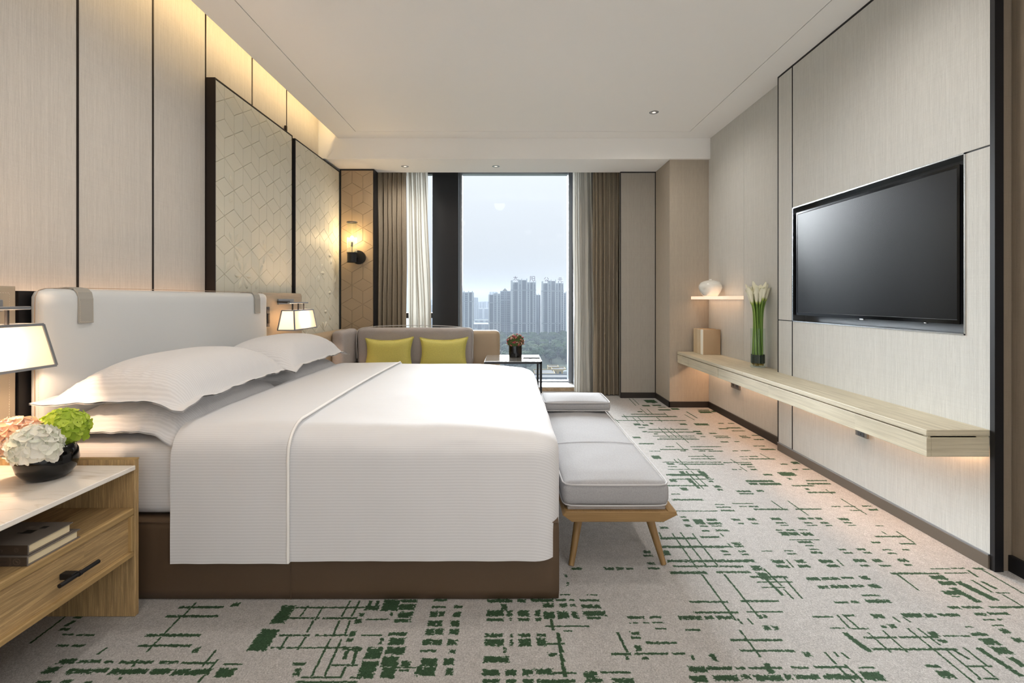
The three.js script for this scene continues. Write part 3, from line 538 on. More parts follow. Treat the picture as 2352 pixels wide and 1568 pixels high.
function petalGeometry(node, ang, place, L, base) {
  const pos = [], idx = [], N = 10, K = 8, ca = Math.cos(ang), sa = Math.sin(ang);
  for (let i = 0; i <= N; i++) for (let k = 0; k <= K; k++) {
    const t = i / N, w = 0.0165 * Math.pow(Math.sin(Math.PI * Math.pow(t, 1.7)), 0.8) + 0.0006, s = (k / K - 0.5) * 2, r = 0.008 + t * L;
    const hh = base + 0.017 * Math.pow(t, 0.8) * Math.sin(Math.PI * Math.pow(t, 1.7)) * Math.sqrt(Math.max(0, 1 - s * s)) + 0.0002;
    const p = place(node[0] + ca * r - sa * s * w, node[1] + sa * r + ca * s * w, hh);
    pos.push(p.x, p.y, p.z);
  }
  for (let i = 0; i < N; i++) for (let k = 0; k < K; k++) { const a = i * (K + 1) + k, b = a + K + 1; idx.push(a, b, a + 1, b, b + 1, a + 1); }
  const g = new THREE.BufferGeometry(); g.setAttribute('position', new THREE.Float32BufferAttribute(pos, 3)); g.setIndex(idx); g.computeVertexNormals();
  return g;
}
function rhombusPanel(t, place, u0, u1, v0, v1, a, origin, mat, petals) {
  const s = Math.sqrt(3) * a, gap = 0.0013, k = 1 - gap / (a * Math.sin(Math.PI / 3) / 2), H = 0.006, B = 0.0013;
  const j0 = Math.floor((v0 - origin[1]) / (1.5 * a)) - 1, j1 = Math.ceil((v1 - origin[1]) / (1.5 * a)) + 1;
  for (let j = j0; j <= j1; j++) {
    const off = (((j % 2) + 2) % 2) * s / 2, i0 = Math.floor((u0 - origin[0]) / s) - 2, i1 = Math.ceil((u1 - origin[0]) / s) + 2;
    for (let i = i0; i <= i1; i++) {
      const A = [origin[0] + i * s + off, origin[1] + j * 1.5 * a];
      for (const deg of [0, 60, 120]) {
        const r = deg * Math.PI / 180, e = [Math.cos(r), Math.sin(r)], m = [A[0] + e[0] * s / 2, A[1] + e[1] * s / 2], q = [-e[1], e[0]];
        const poly = [[-s / 2, 0], [0, -a / 2], [s / 2, 0], [0, a / 2]].map(([x, y]) => [m[0] + (e[0] * x + q[0] * y) * k, m[1] + (e[1] * x + q[1] * y) * k]);
        const cut = clipRect(poly, u0 + gap, u1 - gap, v0 + gap, v1 - gap);
        if (cut.length < 3) continue;
        let ar = 0; for (let z = 0; z < cut.length; z++) { const w = cut[(z + 1) % cut.length]; ar += cut[z][0] * w[1] - w[0] * cut[z][1]; }
        if (Math.abs(ar) < 6e-4) continue;
        part('tile', tileGeometry(cut, place, H, B), mat, t);
      }
    }
  }
  for (const [i, j, dirs] of petals) {
    const off = (((j % 2) + 2) % 2) * s / 2, node = [origin[0] + i * s + off, origin[1] + j * 1.5 * a];
    for (const d of dirs) part('petal', petalGeometry(node, d * Math.PI / 180, place, 0.098, H), mat, t);
  }
}
{
  const t = thing('relief_wall_panel', 'tall cream leather wall panel with rhombus seams directly behind the headboard', 'wall panel', [-1.91, 0.02, 3.64]);
  part('edge_frame', [box(-1.939, -1.879, 0.02, 2.524, 3.088, 3.096), box(-1.939, -1.879, 0.02, 2.524, 4.186, 4.194), box(-1.939, -1.879, 2.516, 2.524, 3.096, 4.186)], M.bronze, t);
  part('backing', box(-1.939, -1.888, 0.02, 2.516, 3.096, 4.186), M.panelLeather, t);
  // node rows counted from (depth 3.196, height 1.658)
  rhombusPanel(t, (u, v, h) => new THREE.Vector3(-1.888 + h, v, -u), 3.097, 4.185, 0.95, 2.515, 0.128, [3.196, 1.658], M.panelLeather,
    [[0, 1, [120, 240]], [2, -1, [120, 240, 0]], [0, -1, [60, 120, 0, 300]], [0, -2, [60]], [1, -2, [0, 60, 120, 180, 240, 300]], [2, -2, [60, 240]]]);
}
{
  const t = thing('relief_wall_panel', 'cream leather wall panel with rhombus seams in the corner beside the sofa', 'wall panel', [-1.9, 0.02, 4.75]);
  part('edge_frame', [box(-1.939, -1.859, 0.02, 2.504, 4.201, 4.209), box(-1.939, -1.859, 0.02, 2.504, 5.29, 5.298), box(-1.939, -1.859, 2.497, 2.504, 4.209, 5.29)], M.black, t);
  part('backing', box(-1.939, -1.868, 0.02, 2.497, 4.209, 5.29), M.panelLeather, t);
  rhombusPanel(t, (u, v, h) => new THREE.Vector3(-1.868 + h, v, -u), 4.21, 5.289, 0.6, 2.496, 0.128, [4.31, 1.75], M.panelLeather,
    [[2, -2, [0, 60, 240]], [3, -1, [240, 180]], [4, -2, [240]], [3, -3, [180]], [3, -4, [180, 300]], [2, -5, [60, 120]], [4, -5, [300, 60]]]);
}
{
  const t = thing('relief_wall_panel', 'narrow tan leather wall panel with rhombus seams behind the glass sconce', 'wall panel', [-1.67, 0.02, 5.32]);
  part('edge_frame', [box(-1.858, -1.846, 0.02, SOFFIT - 0.002, 5.3, 5.36), box(-1.492, -1.484, 0.02, SOFFIT - 0.002, 5.3, 5.46), box(-1.846, -1.492, 2.517, SOFFIT - 0.002, 5.3, 5.36)], M.black, t);
  part('backing', box(-1.846, -1.492, 0.02, 2.517, 5.306, 5.44), M.tanLeather, t);
  rhombusPanel(t, (u, v, h) => new THREE.Vector3(u, v, -5.306 + h), -1.845, -1.493, 0.6, 2.516, 0.14, [-1.604, 1.47], M.tanLeather, []);
}
{
  const t = thing('wall_panel_hook', 'small dark post rising behind the corner of the tall relief panel', 'hook', [-1.925, 2.5, 4.165]);
  part('post', rbox(-1.935, -1.915, 2.5, 2.6, 4.155, 4.175, 0.003, 1), M.bronze, t);
}
// ============================================================ HEADBOARD AND BEDSIDE
function stitches(pts, r = 0.0009, len = 0.005, step = 0.009) {
  const gs = [];
  for (let i = 0; i + 1 < pts.length; i++) {
    const a = new THREE.Vector3(...pts[i]), b = new THREE.Vector3(...pts[i + 1]), L = a.distanceTo(b), n = Math.floor(L / step);
    for (let k = 0; k < n; k++) { const p = a.clone().lerp(b, (k + 0.2) / n), q = a.clone().lerp(b, (k + 0.2) / n + len / L); gs.push(rod(p.toArray(), q.toArray(), r, r, 4)); }
  }
  return gs;
}
function wainscotPanel(d0, d1, label, farRound) {
  const t = thing('leather_wainscot_panel', label, 'wall panel', [-1.86, 0.02, (d0 + d1) / 2]);
  const sh = new THREE.Shape(), r = 0.035, y1 = 1.152, fwd = farRound ? 0.017 : 0;
  sh.moveTo(d0, 0.02); sh.lineTo(d1, 0.02);
  if (farRound) { sh.lineTo(d1, y1 - r); sh.quadraticCurveTo(d1, y1, d1 - r, y1); sh.lineTo(d0, y1); } else { sh.lineTo(d1, y1); sh.lineTo(d0 + r, y1); sh.quadraticCurveTo(d0, y1, d0, y1 - r); }
  const g = new THREE.ExtrudeGeometry(sh, { depth: 0.022, bevelEnabled: true, bevelSize: 0.005, bevelThickness: 0.005, bevelSegments: 2, curveSegments: 8 });
  g.applyMatrix4(new THREE.Matrix4().makeBasis(new THREE.Vector3(0, 0, -1), new THREE.Vector3(0, 1, 0), new THREE.Vector3(1, 0, 0))); g.translate(-1.873 + fwd, 0, 0);
  part('leather_face', metric(g), M.wainscot, t);
  part('stitching', stitches(farRound ? [[-1.8285, 0.4, d1 - 0.02], [-1.8285, y1 - 0.045, d1 - 0.02], [-1.8285, y1 - 0.02, d1 - 0.045], [-1.8285, y1 - 0.02, d0 + 0.02]] : [[-1.8455, 0.5, d1 - 0.02], [-1.8455, y1 - 0.02, d1 - 0.02], [-1.8455, y1 - 0.02, d0 + 0.05]]), M.thread, t);
  return t;
}
wainscotPanel(1.0, 1.805, 'taupe leather wall panel with white stitching behind the near bedside lamp', false);
wainscotPanel(3.585, 4.262, 'taupe leather wall panel with rounded corner behind the far bedside lamp', true);
{
  const t = thing('headboard', 'pale grey leather headboard with two straps behind the white pillows', 'headboard', [-1.81, 0.2, 2.7]);
  part('back_board', box(-1.872, -1.845, 0.05, 1.14, 1.818, 3.58), M.black, t);
  part('upholstery', softbox(-1.845, -1.772, 0.2, 1.15, 1.845, 3.56, 0.045, [6, 30, 40], (x, y, d, nx) => nx > 0.5 ? 0.004 * noise(y * 5, d * 4) : 0), M.headLeather, t);
  const ring = []; for (const k of [0]) { const r = 0.0365; for (const [cy, cd, a0] of [[1.15 - r, 3.56 - r, 0], [1.15 - r, 1.845 + r, 90]]) for (let i = 0; i <= 4; i++) { const a = (a0 + i * 22.5) * Math.PI / 180; ring.push([-1.8085, cy + (r + 0.0005) * Math.sin(a), cd + (r + 0.0005) * Math.cos(a)]); } }
  part('seam', tube([[-1.8085, 0.3, 3.5605], ...ring, [-1.8085, 0.3, 1.8445]], 0.0016, false, 120, 6), M.headSide, t);
  part('stitching', stitches([[-1.797, 0.45, 1.8458], [-1.797, 1.1, 1.8458]]), M.thread, t);
  for (const [d0, d1] of [[1.985, 2.052], [3.36, 3.427]]) {
    const sh = new THREE.Shape(), w = 0.0045;
    const path = [[-1.87, 1.148], [-1.82, 1.153], [-1.79, 1.149], [-1.776, 1.135], [-1.7705, 1.11], [-1.7695, 1.01]];
    const outer = path.map(([x, y], i) => { const a = path[Math.max(0, i - 1)], b = path[Math.min(path.length - 1, i + 1)], l = Math.hypot(b[0] - a[0], b[1] - a[1]); return [x - (b[1] - a[1]) / l * w, y + (b[0] - a[0]) / l * w]; });
    path.forEach(([x, y], i) => (i ? sh.lineTo(x, y) : sh.moveTo(x, y))); outer.reverse().forEach(([x, y]) => sh.lineTo(x, y));
    const g = new THREE.ExtrudeGeometry(sh, { depth: d1 - d0, bevelEnabled: true, bevelSize: 0.0012, bevelThickness: 0.0012, bevelSegments: 1 });
    g.translate(0, 0, -d1);
    const s = part('strap', metric(g), M.strap, t);
    part('stitching', stitches([[-1.7638, 1.1, d0 + 0.004], [-1.7632, 1.014, d0 + 0.004], [-1.7632, 1.014, d1 - 0.004], [-1.7638, 1.1, d1 - 0.004]], 0.0007, 0.004, 0.007), M.thread, s);
  }
}
{
  const t = thing('switch_plate', 'slim dark switch plate between headboard and far bedside lamp', 'switch', [-1.84, 0.9, 3.63]);
  part('plate', rbox(-1.828, -1.81, 0.9, 1.05, 3.612, 3.655, 0.003, 1), M.gunmetal, t);
  part('rocker', rbox(-1.812, -1.805, 0.925, 1.0, 3.618, 3.648, 0.002, 1), M.black, t);
}
// ---------- bedside lamps
function bedsideLamp(c, label) {
  const t = thing('bedside_wall_lamp', label, 'lamp', [-1.84, 1.085, c]);
  part('wall_plate', rbox(-1.843, -1.818, 1.065, 1.108, c - 0.06, c + 0.21, 0.003, 1), M.steel, t);
  part('swing_arm', [rbox(-1.82, -1.80, 1.078, 1.094, c - 0.09, c + 0.1, 0.003, 1), bar([-1.81, 1.086, c - 0.08], [-1.69, 1.08, c - 0.1], 0.014, 0.012)], M.gunmetal, t);
  part('top_bar', rbox(-1.701, -1.681, 1.072, 1.084, c - 0.17, c + 0.175, 0.004, 2), M.steel, t);
  for (const k of [-0.1, 0, 0.1]) part('hanger', rod([-1.691, 1.022, c + k], [-1.691, 1.073, c + k], 0.006), M.black, t);
  const yb = 0.872, yt = 1.02, B = [[-1.756, -0.2075], [-1.627, -0.2075], [-1.627, 0.2075], [-1.756, 0.2075]], T = [[-1.737, -0.178], [-1.646, -0.178], [-1.646, 0.178], [-1.737, 0.178]];
  const b = B.map(([x, k]) => [x, yb, c + k]), u = T.map(([x, k]) => [x, yt, c + k]);
  const frame = [], w = 0.0088;
  for (let i = 0; i < 4; i++) { const j = (i + 1) % 4; frame.push(bar(b[i], b[j], w), bar(u[i], u[j], w), bar(b[i], u[i], w)); }
  for (let i = 0; i < 4; i++) {
    const j = (i + 1) % 4, q = [b[i], b[j], u[j], u[i]].map((p) => V(...p));
    const g = new THREE.BufferGeometry(); g.setAttribute('position', new THREE.Float32BufferAttribute([q[0], q[1], q[2], q[0], q[2], q[3]].flatMap((p) => p.toArray()), 3)); g.computeVertexNormals();
    M.shade.side = THREE.DoubleSide;
    part('shade_panel', metric(g), M.shade, t);
  }
  part('shade_frame', frame, M.steel, t);
  part('shade_bridge', bar([-1.737, yt, c], [-1.646, yt, c], 0.006), M.gunmetal, t);
  const s = new THREE.SphereGeometry(0.022, 16, 12); s.translate(-1.691, 0.945, -c);
  part('bulb', s, std({ color: 0xfff2dc, emissive: BEDSIDE.color, emissiveIntensity: 6 }), t);
  const l = new THREE.PointLight(BEDSIDE.color, BEDSIDE.intensity, 0, 2); l.name = 'bedside_lamp_bulb_light'; l.castShadow = true; l.shadow.radius = 1;
  l.position.set(0.149, -0.14, 0); t.add(l);
}
bedsideLamp(1.528, 'bedside wall lamp with cream trapezoid shade above the flower bowl');
bedsideLamp(3.873, 'bedside wall lamp with cream trapezoid shade on the far side of the bed');
// ---------- nightstand
{
  const t = thing('nightstand', 'limed oak nightstand with marble top and one drawer beside the bed', 'nightstand', [-1.57, 0, 1.42]);
  const x0 = -1.835, x1 = -1.307, n0 = 1.13, n1 = 1.708;
  const sidePanel = (d0, d1) => { const g = rbox(x0, x1, 0, 0.55, d0, d1, 0.004, 2, 'y'); return g; };
  part('side_panel', sidePanel(1.688, n1), M.oak, t);
  part('side_panel', sidePanel(n0, n0 + 0.02), M.oak, t);
  part('back_panel', rbox(x0, x0 + 0.02, 0.12, 0.55, n0 + 0.02, 1.688, 0.003, 1, 'z'), M.oakEdge, t);
  part('top_lip', [rbox(x0, x1 + 0.001, 0.546, 0.5515, 1.6885, n1 + 0.0005, 0.002, 1, 'x'), rbox(x0, x0 + 0.02, 0.546, 0.5515, n0, 1.6885, 0.002, 1, 'z')], M.oakEdge, t);
  part('top_slab', rbox(x0 + 0.021, x1 + 0.004, 0.514, 0.53, n0 + 0.021, 1.687, 0.003, 2), M.marble, t, 'white marble top');
  part('shelf', rbox(x0 + 0.02, x1 - 0.004, 0.366, 0.381, n0 + 0.02, 1.688, 0.002, 1, 'z'), M.oak, t);
  part('drawer_base', rbox(x0 + 0.02, x1 - 0.008, 0.214, 0.228, n0 + 0.02, 1.688, 0.002, 1, 'z'), M.oakEdge, t);
  const dr = part('drawer', rbox(x1 - 0.026, x1 - 0.012, 0.228, 0.366, n0 + 0.021, 1.686, 0.002, 1, 'z'), M.oak, t);
  part('drawer_frame', [rbox(x1 - 0.022, x1, 0.357, 0.3815, n0 + 0.02, 1.687, 0.005, 2, 'z'), rbox(x1 - 0.022, x1, 0.213, 0.232, n0 + 0.02, 1.687, 0.005, 2, 'z'), rbox(x1 - 0.022, x1, 0.232, 0.357, 1.674, 1.687, 0.004, 2, 'y')], M.oakEdge, dr);
  const dm = 1.445, hx = x1 + 0.024;
  part('handle', [rod([hx, 0.291, dm - 0.066], [hx, 0.291, dm + 0.066], 0.0062), rbox(x1 - 0.013, hx + 0.002, 0.285, 0.303, dm - 0.028, dm - 0.006, 0.003, 1), rod([hx, 0.291, dm - 0.006], [hx, 0.291, dm + 0.004], 0.0078)], M.black, dr, 'black bar handle');
}
// ---------- books
function printed(w, h, draw) {
  const c = document.createElement('canvas'); c.width = w; c.height = h;
  draw(c.getContext('2d'), w, h);
  const t = new THREE.CanvasTexture(c); t.colorSpace = THREE.SRGBColorSpace; t.magFilter = THREE.LinearFilter;
  return t;
}
function lyingBook(name, label, x0, x1, d0, d1, y, h, spine, cover, group) {
  const t = thing(name, label, 'book', [(x0 + x1) / 2, y, (d0 + d1) / 2], group), c = 0.0028;
  const coverMat = std({ color: 0x6d655e, roughness: 0.55 });
  part('pages', box(x0 + 0.004, x1 - 0.006, y + c, y + h - c, d0 + 0.003, d1 - 0.006), std({ color: 0xe8d9b6, roughness: 0.9 }), t);
  part('cover', [rbox(x0, x1, y, y + c, d0, d1, 0.001, 1), rbox(x0, x1, y + h - c, y + h, d0, d1, 0.001, 1), rbox(x0, x1, y, y + h, d0 - 0.001, d0 + 0.002, 0.001, 1)], coverMat, t);
  const g = new THREE.PlaneGeometry(x1 - x0 - 0.004, h - 0.002); g.translate((x0 + x1) / 2, y + h / 2, -d0 + 0.0014);
  part('spine_print', g, std({ map: spine, roughness: 0.55 }), t);
  if (cover) { const k = new THREE.PlaneGeometry(x1 - x0 - 0.002, d1 - d0 - 0.002); k.rotateX(-Math.PI / 2); k.translate((x0 + x1) / 2, y + h + 0.0004, -(d0 + d1) / 2); part('cover_print', k, std({ map: cover, roughness: 0.5 }), t); }
}
const spineA = printed(1024, 128, (g, w, h) => {
  g.fillStyle = '#463a30'; g.fillRect(0, 0, w, h); g.fillStyle = '#6a5d50'; g.font = '52px sans-serif'; g.textAlign = 'right'; g.fillText('entary', w - 330, 84);
  g.strokeStyle = '#6a5d50'; g.lineWidth = 5; g.beginPath(); g.arc(w - 150, 64, 26, 0, 7); g.stroke(); g.beginPath(); g.moveTo(w - 162, 72); g.quadraticCurveTo(w - 150, 52, w - 138, 60); g.stroke();
});
const spineB = printed(1024, 128, (g, w, h) => {
  g.fillStyle = '#483d34'; g.fillRect(0, 0, w, h); g.fillStyle = '#2f2721'; g.font = '46px sans-serif'; g.textAlign = 'right'; g.fillText('Interior', w - 255, 82);
  g.fillStyle = '#57493d'; g.beginPath(); g.moveTo(w - 235, 2); g.lineTo(w - 195, 2); g.lineTo(w - 208, 64); g.lineTo(w - 195, 126); g.lineTo(w - 235, 126); g.lineTo(w - 218, 64); g.fill();
  g.strokeStyle = '#6a5b4d'; g.lineWidth = 7; g.beginPath(); g.arc(w - 132, 64, 44, 0, 7); g.stroke(); g.lineWidth = 9; g.beginPath(); g.moveTo(w - 152, 44); g.lineTo(w - 112, 86); g.moveTo(w - 140, 52); g.lineTo(w - 104, 70); g.stroke();
});
const coverA = printed(512, 320, (g, w, h) => {
  g.fillStyle = '#6d655e'; g.fillRect(0, 0, w, h);
  g.fillStyle = '#1c1a18'; g.fillRect(w - 210, 120, 72, 52); g.fillRect(w - 150, 62, 44, 36); g.fillRect(w - 240, 156, 100, 12); g.fillStyle = '#857c74'; g.fillRect(w - 250, 64, 44, 34);
});
lyingBook('hardback_book', 'lower dark grey book of the pair on the nightstand shelf', -1.53, -1.312, 1.318, 1.48, 0.3812, 0.026, spineB, null);
lyingBook('hardback_book', 'upper dark grey book of the pair on the nightstand shelf', -1.53, -1.318, 1.326, 1.462, 0.4078, 0.028, spineA, coverA);
// ---------- bowl with hydrangeas
{
  const x = -1.5, y = 0.5302, d = 1.57;
  const b = thing('flower_bowl', 'round glossy black bowl on the marble nightstand top', 'bowl', [x, y, d]);
  part('bowl_body', lathe([[0.0001, 0.0], [0.042, 0.0], [0.058, 0.008], [0.074, 0.03], [0.0805, 0.055], [0.077, 0.085], [0.067, 0.106], [0.064, 0.107], [0.063, 0.104], [0.072, 0.083], [0.075, 0.055], [0.069, 0.033], [0.05, 0.012], [0.0001, 0.01]], x, y, d, 56), M.blackGloss, b);
  const floret = (() => {      // four cupped petals
    const gs = [];
    for (let k = 0; k < 4; k++) {
      const pos = [], idx = [], a = k * Math.PI / 2;
      for (let i = 0; i <= 5; i++) for (let j = 0; j <= 2; j++) {
        const t = i / 5, w = 0.56 * Math.pow(Math.sin(Math.PI * (0.1 + 0.84 * t)), 0.75), s = (j - 1) * w, u = 0.1 + 0.92 * t, z = 0.1 + 0.25 * t * t - 0.18 * t + 0.12 * Math.abs(j - 1) * t;
        pos.push(u * Math.cos(a) - s * Math.sin(a), z, u * Math.sin(a) + s * Math.cos(a));
      }
      for (let i = 0; i < 5; i++) for (let j = 0; j < 2; j++) { const q = i * 3 + j; idx.push(q, q + 1, q + 3, q + 1, q + 4, q + 3); }
      const g = new THREE.BufferGeometry(); g.setAttribute('position', new THREE.Float32BufferAttribute(pos, 3)); g.setIndex(idx); g.computeVertexNormals(); gs.push(plain(g));
    }
    return mergeGeometries(gs);
  })();
  const mk = (hex, tr) => phys({ color: hex, roughness: 0.75, transmission: 0.28, thickness: 0, side: THREE.DoubleSide });
  const bloom = (label, cx, cy, cd, R, n, size, colors, core, squash) => {
    const t = thing('hydrangea_bloom', label, 'flower', [cx, cy, cd]);
    const s = new THREE.SphereGeometry(R * 0.82, 24, 16); s.scale(1, squash, 1); s.translate(cx, cy, -cd);
    part('bloom_core', s, std({ color: core, roughness: 0.9 }), t);
    const mats = colors.map((c) => mk(c)), up = new THREE.Vector3(0, 1, 0);
    for (let i = 0; i < n; i++) {
      const h = 1 - 1.55 * (i + 0.5) / n, a = i * 2.39996, r = Math.sqrt(1 - h * h), dir = new THREE.Vector3(r * Math.cos(a), h, r * Math.sin(a));
      const m = piece('floret', floret, mats[Math.floor(rnd() * mats.length)], t);
      m.position.set(dir.x * R * 0.86, dir.y * R * 0.86 * squash, dir.z * R * 0.86).multiplyScalar(rr(0.93, 1.04));
      m.quaternion.setFromUnitVectors(up, dir.add(new THREE.Vector3(rr(-0.3, 0.3), rr(-0.2, 0.35), rr(-0.3, 0.3))).normalize()).multiply(new THREE.Quaternion().setFromAxisAngle(up, rnd() * 6));
      m.scale.setScalar(size * rr(0.85, 1.2));
    }
    part('stem', rod([cx, cy - R * 0.6 * squash, cd], [x + (cx - x) * 0.4, y + 0.03, d + (cd - d) * 0.4], 0.004), std({ color: 0x6d8b3a, roughness: 0.8 }), t);
  };
  bloom('lime green hydrangea bloom in the black bowl', -1.505, 0.672, 1.632, 0.077, 110, 0.0165, [0xb9d23c, 0xa4c22e, 0xc7dc52], 0x7d9a22, 0.92);
  bloom('white hydrangea bloom in front in the black bowl', -1.478, 0.652, 1.505, 0.066, 70, 0.024, [0xf6f6ea, 0xecf0e0, 0xf9f7ee], 0xd9ddc6, 0.95);
  bloom('peach pink hydrangea bloom in the black bowl', -1.575, 0.668, 1.545, 0.069, 78, 0.022, [0xf6d3b4, 0xf3c6a2, 0xf7dfcb, 0xf2d8cf], 0xe0b38c, 0.95);
}
// ============================================================ BED
{
  const t = thing('platform_bed', 'brown leather upholstered platform bed under the white bedding', 'bed', [-0.8, 0, 2.69]);
  part('upholstered_box', softbox(-1.765, 0.187, 0.0, 0.294, 1.782, 3.6, 0.012, [40, 8, 40], (x, y, d) => 0.0012 * noise(x * 5, y * 6, d * 5)), M.bedLeather, t);
  part('seam', tube([[-0.805, 0.004, 1.7815], [-0.805, 0.15, 1.7815], [-0.805, 0.29, 1.7815]], 0.0016, false, 10, 6), M.bedLeather, t);
  part('seam', tube([[-1.76, 0.287, 1.783], [-0.8, 0.287, 1.7815], [0.18, 0.287, 1.783]], 0.0025, false, 30, 6), M.bedLeather, t);
}
const drapeUV = (x, y, d) => [x, d + y];
{
  const t = thing('mattress', 'thick mattress in a striped white sheet on the leather base', 'mattress', [-0.8, 0.298, 2.69]);
  part('sheeted_mattress', softbox(-1.765, 0.14, 0.298, 0.575, 1.80, 3.58, 0.05, [50, 14, 50], (x, y, d) => 0.004 * fbm(x * 4, y * 5, d * 4), drapeUV), M.linen, t);
}
{
  const t = thing('duvet', 'white satin striped duvet with turned down edge covering the bed', 'duvet', [-0.5, 0.159, 2.69]);
  const top = (x, y, d, nx, ny) => (ny > 0.3 ? ny * (0.012 * Math.sin(Math.PI * clamp((d - 1.75) / 1.88, 0, 1)) + 0.008 * fbm(x * 2.2, d * 2.2, 3) - 0.03 * smooth(-0.25, 0.19, x) * smooth(0, 1, ny)) : 0) + (ny < 0.5 ? 0.006 * fbm(x * 2.5, y * 2, d * 2.5) + 0.004 * noise(x * 9, y * 1.2, d * 9) : 0);
  const cut = (g, x0, x1, y0) => { const p = g.attributes.position; for (let i = 0; i < p.count; i++) p.setXYZ(i, clamp(p.getX(i), x0, x1), Math.max(y0, p.getY(i)), p.getZ(i)); g = plain(g); return g; };
  part('cover', cut(softbox(-1.33, 0.188, 0.04, 0.632, 1.752, 3.628, 0.105, [80, 40, 80], top, drapeUV), -1.21, 1, 0.159), M.linen, t);
  const f = part('turned_down_fold', cut(softbox(-1.34, -0.68, 0.04, 0.642, 1.742, 3.638, 0.108, [60, 40, 80], (x, y, d, nx, ny) => top(x, y, d, nx, ny) + 0.003 * noise(x * 3, y * 3, d * 3), drapeUV), -1.222 , -0.795, 0.155), M.linen, t);
  const e = [];
  for (let i = 0; i <= 40; i++) { const s = i / 40; let y, d; if (s < 0.2) { y = 0.16 + (0.53 - 0.16) * s / 0.2; d = 1.741; } else if (s < 0.3) { const a = (s - 0.2) / 0.1 * Math.PI / 2; y = 0.538 + 0.108 * Math.sin(a); d = 1.849 - 0.108 * Math.cos(a); } else { d = 1.849 + (s - 0.3) / 0.7 * 1.68; y = 0.648; } e.push([-0.797, y + (s > 0.28 ? 0.012 * Math.sin(Math.PI * clamp((d - 1.75) / 1.88, 0, 1)) : 0), d]); }
  part('hem', tube(e, 0.0055, false, 120, 8), M.linenPlain, f);
}
// a flanged pillow: depth along x, length along d; up and down are the swellings above and below the flange
function pillow(label, cx, cy, cd, w, l, up, down, sag, sd) {
  const t = thing('bed_pillow', label, 'pillow', [cx, cy - down, cd]);
  const N = 52, MZ = 72, pos = [], uv = [], idx = [];
  for (const side of [1, -1]) {
    const base = pos.length / 3;
    for (let j = 0; j <= MZ; j++) for (let i = 0; i <= N; i++) {
      const u = i / N * 2 - 1, v = j / MZ * 2 - 1, a = clamp(Math.abs(u) / 0.87, 0, 1), b = clamp(Math.abs(v) / 0.925, 0, 1), edge = Math.max(a, b);
      let z = Math.pow(1 - Math.pow(a, 2.8), 0.6) * Math.pow(1 - Math.pow(b, 3.4), 0.56) * (side > 0 ? up : down) + 0.0025;
      if (side > 0) z += smooth(0.55, 0.97, edge) * smooth(1.0, 0.93, edge) * (0.007 * noise(u * 10 + sd, v * 15, 1) + 0.004 * noise(u * 22, v * 31, sd));
      const flange = smooth(0.93, 1, edge);
      const wave = flange * (0.010 * noise(u * 2.6 + sd * 3, v * 4.2, 2) + 0.005 * noise(u * 8, v * 14, sd)) - sag * (smooth(0.55, 1, u) * (0.3 + 0.7 * smooth(0.75, 1, Math.abs(v))) + 0.25 * smooth(0.9, 1, Math.abs(v)));
      const corner = 1 + 0.025 * Math.pow(Math.abs(u * v), 4) - 0.03 * (1 - v * v) * u * u - 0.02 * (1 - u * u) * v * v;
      const x = cx + u * w / 2 * corner, d = cd + v * l / 2 * corner;
      pos.push(x, cy + side * z + wave, -d); uv.push(x, d);
    }
    for (let j = 0; j < MZ; j++) for (let i = 0; i < N; i++) { const a = base + j * (N + 1) + i, b = a + N + 1; side > 0 ? idx.push(a, a + 1, b, b, a + 1, b + 1) : idx.push(a, b, a + 1, b, b + 1, a + 1); }
  }
  const g = new THREE.BufferGeometry(); g.setAttribute('position', new THREE.Float32BufferAttribute(pos, 3)); g.setAttribute('uv', new THREE.Float32BufferAttribute(uv, 2)); g.setIndex(idx); g.computeVertexNormals();
  part('pillowcase', g, M.linen, t);
}
pillow('lower white pillow of the stack nearest the nightstand', -1.478, 0.627, 2.235, 0.53, 0.91, 0.088, 0.048, 0.05, 1.7);
pillow('upper white pillow of the stack nearest the nightstand', -1.472, 0.733, 2.238, 0.55, 0.925, 0.142, 0.016, 0.03, 5.2);
pillow('lower white pillow of the far stack by the sofa', -1.478, 0.627, 3.16, 0.53, 0.87, 0.088, 0.048, 0.05, 9.4);
pillow('upper white pillow of the far stack by the sofa', -1.472, 0.733, 3.158, 0.55, 0.9, 0.142, 0.016, 0.03, 3.3);
